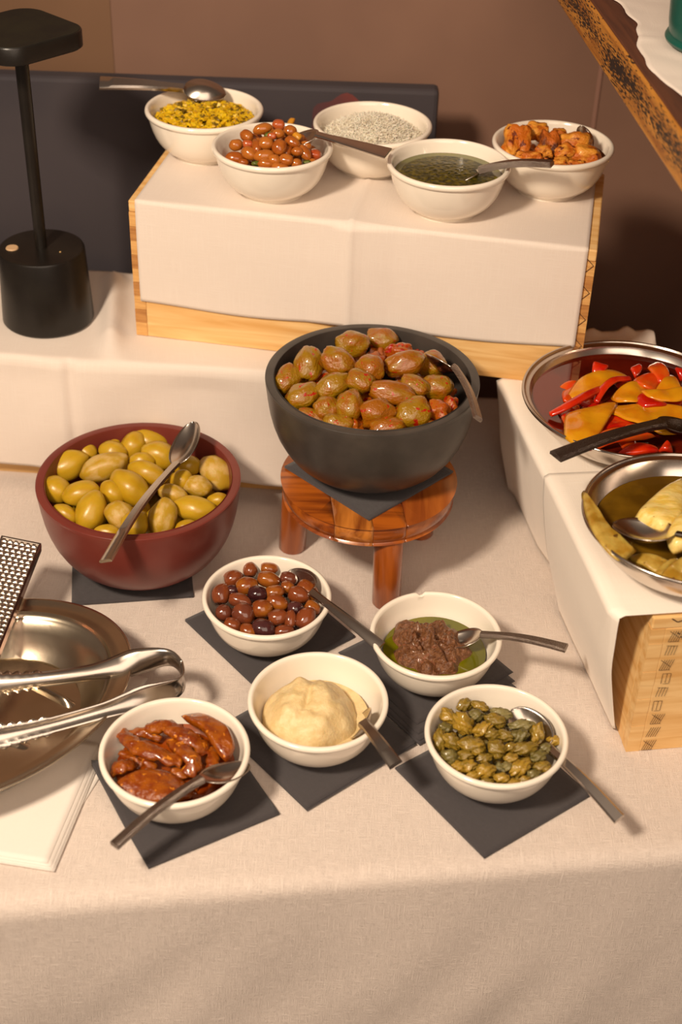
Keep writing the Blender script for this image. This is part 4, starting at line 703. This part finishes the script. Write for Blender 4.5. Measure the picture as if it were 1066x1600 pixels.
kc = [[blob('p', m, i+70*j, lump=.14, fold=.34, seg=22, rings=14) for i in range(5)] for j, m in enumerate((m_cap, m_cap1))]
ls = ['caper half hidden under the top capers of the front right bowl', 'greyish green caper in the front right white bowl']; gs_ = ['green capers', 'grey green capers']
pl = heap('caper', CAPER, kc, ['olive green caper', 'greyish caper'], 'caper', gs_, .9, where='its bowl', grow=1.14)
fill('caper', kc[0]+kc[1], (.1588, .9859), .050, .041, 34, .017, .013, pl, ls[0], 'caper', gs_[0], .58)
fill('caper', kc[0], (.1588, .9859), .046, .030, 24, .018, .014, pl, ls[0], 'caper', gs_[0], .58)
bn = [blob('b', m_bean, i+90, lump=.05, seg=18, rings=12) for i in range(4)]
tm = [blob('t', m_tom, i+95, lump=.1, box_=.5, seg=14, rings=9) for i in range(2)]; cbit = [blob('t', m_gold, 97, lump=.1, box_=.7, seg=12, rings=8)]; hb = [blob('h', m_herb, 99, lump=.3, fold=.3, seg=10, rings=8)]
ls = ['brown bean half hidden low in the heaped white bowl', 'tomato cube among the brown beans', 'yellow orange carrot bit on top of the beans', 'green herb piece among the brown beans']
gs_ = ['brown beans', 'tomato cubes in the beans', 'carrot bits in the beans', 'herb pieces in the beans']
pl = heap('brown_bean', BEAN, [bn, tm, cbit, hb], ['glossy brown bean', 'tomato cube', 'orange carrot bit', 'green herb piece'], 'bean', gs_, where='the bean bowl', grow=1.15)
for o in C.objects:
    if o.get('group') == gs_[1]: o.name = 'tomato_cube'; o['category'] = 'vegetable'
    if o.get('group') == gs_[2]: o.name = 'carrot_bit'; o['category'] = 'vegetable'
    if o.get('group') == gs_[3]: o.name = 'herb_piece'; o['category'] = 'herb'
fill('brown_bean', bn, (-.0935, 1.560), .036, .420, 14, .019, .013, pl, ls[0], 'bean', gs_[0], .6)
fill('brown_bean', bn, (-.0935, 1.560), .050, .406, 22, .017, .012, pl, ls[0], 'bean', gs_[0], .6)
fill('brown_bean', bn, (-.0935, 1.560), .050, .392, 22, .017, .012, pl, ls[0], 'bean', gs_[0], .6)
cb = [[blob('c', m, i+110+j*9, lump=.16, box_=.65, fold=.14, seg=26, rings=18) for i in range(4)] for j, m in enumerate((m_crout, m_crout1))]
ls = ['toasted bread chunk half hidden under the others in the right upper bowl', 'bread chunk with a charred dark face in the right upper bowl']
pl = heap('crouton', CROUT, cb, ['toasted bread chunk', 'charred bread chunk'], 'bread', ['toasted bread chunks', 'charred bread chunks'], .85, where='its bowl', grow=1.2)
fill('crouton', cb[0], (.2325, 1.594), .040, .392, 9, .026, .022, pl, ls[0], 'bread', 'toasted bread chunks', .6)

# chopped pickle: hundreds of crumbs, one object of two colours
def crumbs(name, n, c, Rb, base, dome, s0, s1, mats, label, cat, asp=1.0, seed=1):
    r_ = random.Random(seed); vs, fs, mi = [], [], []
    for i in range(n):
        a = r_.uniform(0, 2*PI); q = math.sqrt(r_.random()); x = c[0]+Rb*q*math.cos(a); y = c[1]+Rb*q*math.sin(a); z = base+dome*(1-q*q)+r_.uniform(-.3, 1)*s1*.4
        b = basis((r_.random()-.5, r_.random()-.5, (r_.random()-.5)*.6)); s = r_.uniform(s0, s1); k = len(vs); m_ = 0 if r_.random() < .85 else 1
        for sx in (-1, 1):
            for sy in (-1, 1):
                for sz in (-1, 1): vs.append(Vector((x, y, z))+b @ Vector((sx*s*asp*r_.uniform(.7, 1), sy*s*r_.uniform(.5, 1), sz*s*.6*r_.uniform(.5, 1))))
        for f in ((0, 1, 3, 2), (4, 6, 7, 5), (0, 4, 5, 1), (2, 3, 7, 6), (0, 2, 6, 4), (1, 5, 7, 3)): fs.append(tuple(k+t for t in f)); mi.append(m_)
    o = mesh(name, vs, fs, mats[0], smooth=False)
    if len(mats) > 1: o.data.materials.append(mats[1]); o.data.polygons.foreach_set('material_index', mi)
    tag(o, label, cat, kind='stuff'); return o
o = crumbs('chopped_pickle', 900, B['gherkin'], .0595, .4040, .014, .0015, .0036, (m_gherkin, m_gherkin2), 'finely chopped yellow pickle in the back left white bowl', 'relish')
def disc(name, c, r_, z, mat, label, cat, fn=None, n=48, rings=14, ex=1., solid=.002):
    def f(u, v):
        a = 2*PI*u; q = v*r_; x, y = q*math.cos(a), q*math.sin(a); return (x, y, (fn(x, y, v) if fn else 0))
    o = grid(name, n+1, rings, f, mat); o.location = (c[0], c[1], z)
    bm = bmesh.new(); bm.from_mesh(o.data); bmesh.ops.remove_doubles(bm, verts=bm.verts, dist=1e-6); bm.to_mesh(o.data); bm.free()
    if label: tag(o, label, cat, kind='stuff')
    return o
disc('pickle_bed', B['gherkin'], .0600, .402, m_gherkin2, 'chopped pickle bed below the yellow crumbs', 'relish', lambda x, y, v: .011*(1-v*v))
disc('cheese_bed', B['cheese'], .060, .396, m_cheese, 'packed grated cheese under the loose shreds', 'cheese', lambda x, y, v: .024*(1-v*v)+.003*noise.noise(Vector((x*90, y*90, 0))))
crumbs('grated_cheese', 4200, B['cheese'], .0585, .4020, .022, .0003, .0006, (m_cheese,), 'fluffy shreds of grated cheese in the back white bowl', 'cheese', asp=9, seed=4)
def pst(x, y, v):
    d = math.hypot(x-.0, y-.0)/.045; return (.0015*max(0, 1-d)+.0016*max(0, noise.noise(Vector((x*260, y*260, 0))))*max(0, 1-d*.9))
disc('green_oil', B['pesto'], .0610, .4040, m_oil_g, 'green oil ring around the herb sauce', 'sauce')
disc('herb_sauce', (B['pesto'][0]-.001, B['pesto'][1]-.003), .053, .4044, m_pesto, 'dark green herb sauce in the upper front bowl', 'sauce', pst, 96, 40)
disc('green_oil', B['tapenade'], .0545, .0405, m_oil_g, 'green oil around the brown olive paste', 'oil')
def lumpy(name, c, rx, ry, h, z, mat, label, cat, fq=60, am=.25, rz=0, n=110, rings=60, edge=.3, fn=None):
    def f(u, v):
        a = 2*PI*u; w_ = 1+edge*noise.noise(Vector((math.cos(a)*1.7, math.sin(a)*1.7, c[0]*50))); x, y = rx*v*w_*math.cos(a), ry*v*w_*math.sin(a)
        hh_ = h*(max(0, 1-v**2.6))**.75*(1+am*noise.noise(Vector((x*fq, y*fq, 3)))*2+am*.6*noise.noise(Vector((x*fq*3, y*fq*3, 9))))
        if fn: hh_ += fn(x, y, v)
        return (x*math.cos(rz)-y*math.sin(rz), x*math.sin(rz)+y*math.cos(rz), hh_-.004*(v > .999))
    o = grid(name, n+1, rings, f, mat); o.location = (c[0], c[1], z)
    bm = bmesh.new(); bm.from_mesh(o.data); bmesh.ops.remove_doubles(bm, verts=bm.verts, dist=1e-6); bm.to_mesh(o.data); bm.free()
    return tag(o, label, cat, kind='stuff')
lumpy('olive_paste', (.0955, 1.1235), .0455, .041, .019, .0375, m_tapen, 'coarse brown olive paste mounded in green oil', 'spread', 85, .42, edge=.6)
def hum(x, y, v):
    g = -.0045*math.exp(-((x+.004-.15*y)/.0035)**2)*(1 if y > -.015 else 0)*max(0, 1-v)   # groove
    return g+.010*math.exp(-((x+.016)**2+(y-.026)**2)/.00010)+.0012*noise.noise(Vector((x*120, y*120, 0)))
disc('hummus_bed', B['hummus'], .0515, .0350, m_hummus, 'hummus smeared up the side of the bowl behind the spoon', 'spread', lambda x, y, v: .0035*v*v+.001*noise.noise(Vector((x*80, y*80, 0))))
lumpy('hummus', (-.0225, 1.0215), .0500, .0480, .036, .0330, m_hummus, 'smooth pale hummus mound with a ridge on top', 'spread', 32, .10, 0, 120, 70, .16, hum)
disc('orange_sauce', B['pepper'], .0570, .0400, m_sauce, 'oily orange sauce under the pepper strips', 'sauce', lambda x, y, v: .002*noise.noise(Vector((x*60, y*60, 0))))

# flat pieces cut from peppers and artichokes: outline, thickness, a bend and a bulge
def slab(name, pts, z, mat, label, cat, th=.004, bend=.006, seed=0, group=None, tilt=0, res=.0035):
    cx = sum(p[0] for p in pts)/len(pts); cy = sum(p[1] for p in pts)/len(pts); n = len(pts); out = []
    for i in range(n):                                  # rounded outline
        p0, p1, p2, p3 = pts[i-1], pts[i], pts[(i+1) % n], pts[(i+2) % n]
        for k in range(5):
            t = k/5; out.append(tuple(.5*(2*p1[a]+(-p0[a]+p2[a])*t*.7+(2*p0[a]-5*p1[a]+4*p2[a]-p3[a])*t*t*.7+(-p0[a]+3*p1[a]-3*p2[a]+p3[a])*t**3*.7)+(1-.7)*((p2[a]-p1[a])*t*.5 if False else 0)+.15*((p1[a]*(1-t)+p2[a]*t)*2-2*p1[a]) for a in (0, 1)))
    m = len(out); ax = R(seed*47 % 180); rg = 8; vs = []
    rad = max(math.hypot(p[0]-cx, p[1]-cy) for p in out)
    for side in (1, -1):
        for r_ in range(rg+1):
            f = r_/rg
            for p in out:
                x, y = (p[0]-cx)*f*1.1, (p[1]-cy)*f*1.1; l = (x*math.cos(ax)+y*math.sin(ax))/rad; c2 = (-x*math.sin(ax)+y*math.cos(ax))/rad
                zz = -bend*l*l*1.6+bend*.35*c2*c2+.0022*noise.noise(Vector((x*55, y*55, seed*3.3)))+tilt*y
                e = th/2*side*math.sqrt(max(0, 1-f**5))
                vs.append((x, y, zz+e))
    fs = []; off = (rg+1)*m
    for s in (0, off):
        for r_ in range(rg):
            for i in range(m): j = (i+1) % m; fs.append((s+r_*m+i, s+r_*m+j, s+(r_+1)*m+j, s+(r_+1)*m+i))
    for i in range(m): j = (i+1) % m; fs.append((rg*m+i, rg*m+j, off+rg*m+j, off+rg*m+i))
    o = mesh(name, vs, fs, mat)
    bm = bmesh.new(); bm.from_mesh(o.data); bmesh.ops.remove_doubles(bm, verts=bm.verts, dist=1e-6); bmesh.ops.recalc_face_normals(bm, faces=bm.faces); bm.to_mesh(o.data); bm.free()
    o.location = (cx, cy, z); return tag(o, label, cat, group)
pcol = dict(y=(m_pep_y, 'yellow'), r=(m_pep_r, 'red'), o=(m_pep_o, 'orange red'))
ph = ['large yellow pepper sheet at the back left of the pepper bowl', 'yellow pepper triangle at the front left of the pepper bowl', 'long yellow pepper sheet with charred skin beside the black spoon', 'yellow pepper piece in the middle of the pepper bowl', 'pointed yellow pepper tip standing at the right', 'narrow yellow pepper strip lying toward the right edge',
      'orange pepper curl at the back middle of the pepper bowl', 'glossy orange red pepper lump just behind the spoon handle', 'small orange pepper strip between lump and yellow sheet', 'orange red pepper block at the back right', 'dark red pepper sunk in oil between yellow pieces', 'red pepper strip under the narrow yellow one',
      'small red pepper end at the back left', 'small red pepper curl at the back middle', 'bright red pepper bit in front of the spoon handle', 'red pepper strip in front of the spoon handle', 'red pepper end at the right edge', 'orange pepper bit sunk in oil at the left rim']
for i, (c, z, pts) in enumerate(PEP):
    slab('pepper_piece', pts, z, pcol[c][0], ph[i], 'pepper', th=.0045 if c == 'y' else .007, bend=.005, seed=i+1)
for (w_, pts), lab in zip(REDS, ('straight bright red pepper strip at the left of the pepper bowl', 'curved bright red pepper strip left of the middle')):
    tag(tube('pepper_strip', pts, [w_*.42, w_*.5, w_*.5, w_*.44], m_pep_r, flat=.6, wob=.1), lab, 'pepper')
for i in range(14):
    a = rnd.uniform(0, 6.28); q = .085*math.sqrt(rnd.random()); cx, cy = .322+q*math.cos(a), 1.335+q*math.sin(a); a2 = rnd.uniform(0, 3.14); n_ = 7
    slab('pepper_piece', [(cx+.024*math.cos(t*2*PI/n_)*math.cos(a2)-.010*math.sin(t*2*PI/n_)*math.sin(a2), cy+.024*math.cos(t*2*PI/n_)*math.sin(a2)+.010*math.sin(t*2*PI/n_)*math.cos(a2)) for t in range(n_)], .2285, (m_pep_r, m_pep_o, m_pep_r)[i % 3], 'pepper piece half sunk in red oil under the upper pepper pieces', 'pepper', th=.006, seed=i+40, group='sunken pepper pieces')
disc('red_oil', (.3150, 1.332), .1105, .2270, m_oil_r, 'red pepper oil filling the steel pepper bowl', 'oil')
disc('yellow_oil', (.3410, 1.108), .0930, .2240, m_oil_y, 'yellow brown oil in the artichoke bowl', 'oil')
ah = ['pale artichoke leaf leaning on the left rim of its steel bowl', 'big pale artichoke heart behind the large spoon', 'artichoke heart at the right of the large spoon', 'yellow artichoke piece at the bottom right of the bowl', 'brownish artichoke leaf sunk in oil below the spoon', 'narrow artichoke leaf over the yellow piece']
for i, (c, z, pts) in enumerate(ART):
    slab('artichoke_piece', pts, z-.004, m_arti if c == 'heart' else m_arti2, ah[i], 'artichoke', th=.020 if c == 'heart' else .006, bend=.004, seed=i+3, tilt=(0 if c == 'heart' else .05))
th_ = ['long marinated strip across the front left bowl', 'marinated strip arching at the back of its bowl', 'marinated strip curling down through the middle', 'marinated lump at the left of its bowl', 'short marinated strip beside the left lump', 'short marinated strip at the right under the others', 'marinated strip beside the spoon head', 'marinated strip end at the back left', 'marinated strip hidden in the middle of the heap', 'dark marinated strip sunk at the left']
for i, (w_, pts) in enumerate(STRIP):
    n = len(pts); tag(tube('marinated_strip', pts, [w_*(.46 if k in (0, n-1) else .62) for k in range(n)], m_dtom, flat=.55, wob=.55, seg=16, sub=8), th_[i], 'vegetable')
slab('marinated_slab', TOMP[0][1], .060, m_dtom, 'broad square cut marinated piece at the back right of its bowl', 'vegetable', th=.010, bend=.006, seed=2)
slab('marinated_slab', TOMP[1][1], .050, m_dtom, 'broad leaf shaped marinated piece at the bowl front', 'vegetable', th=.012, bend=.008, seed=5)
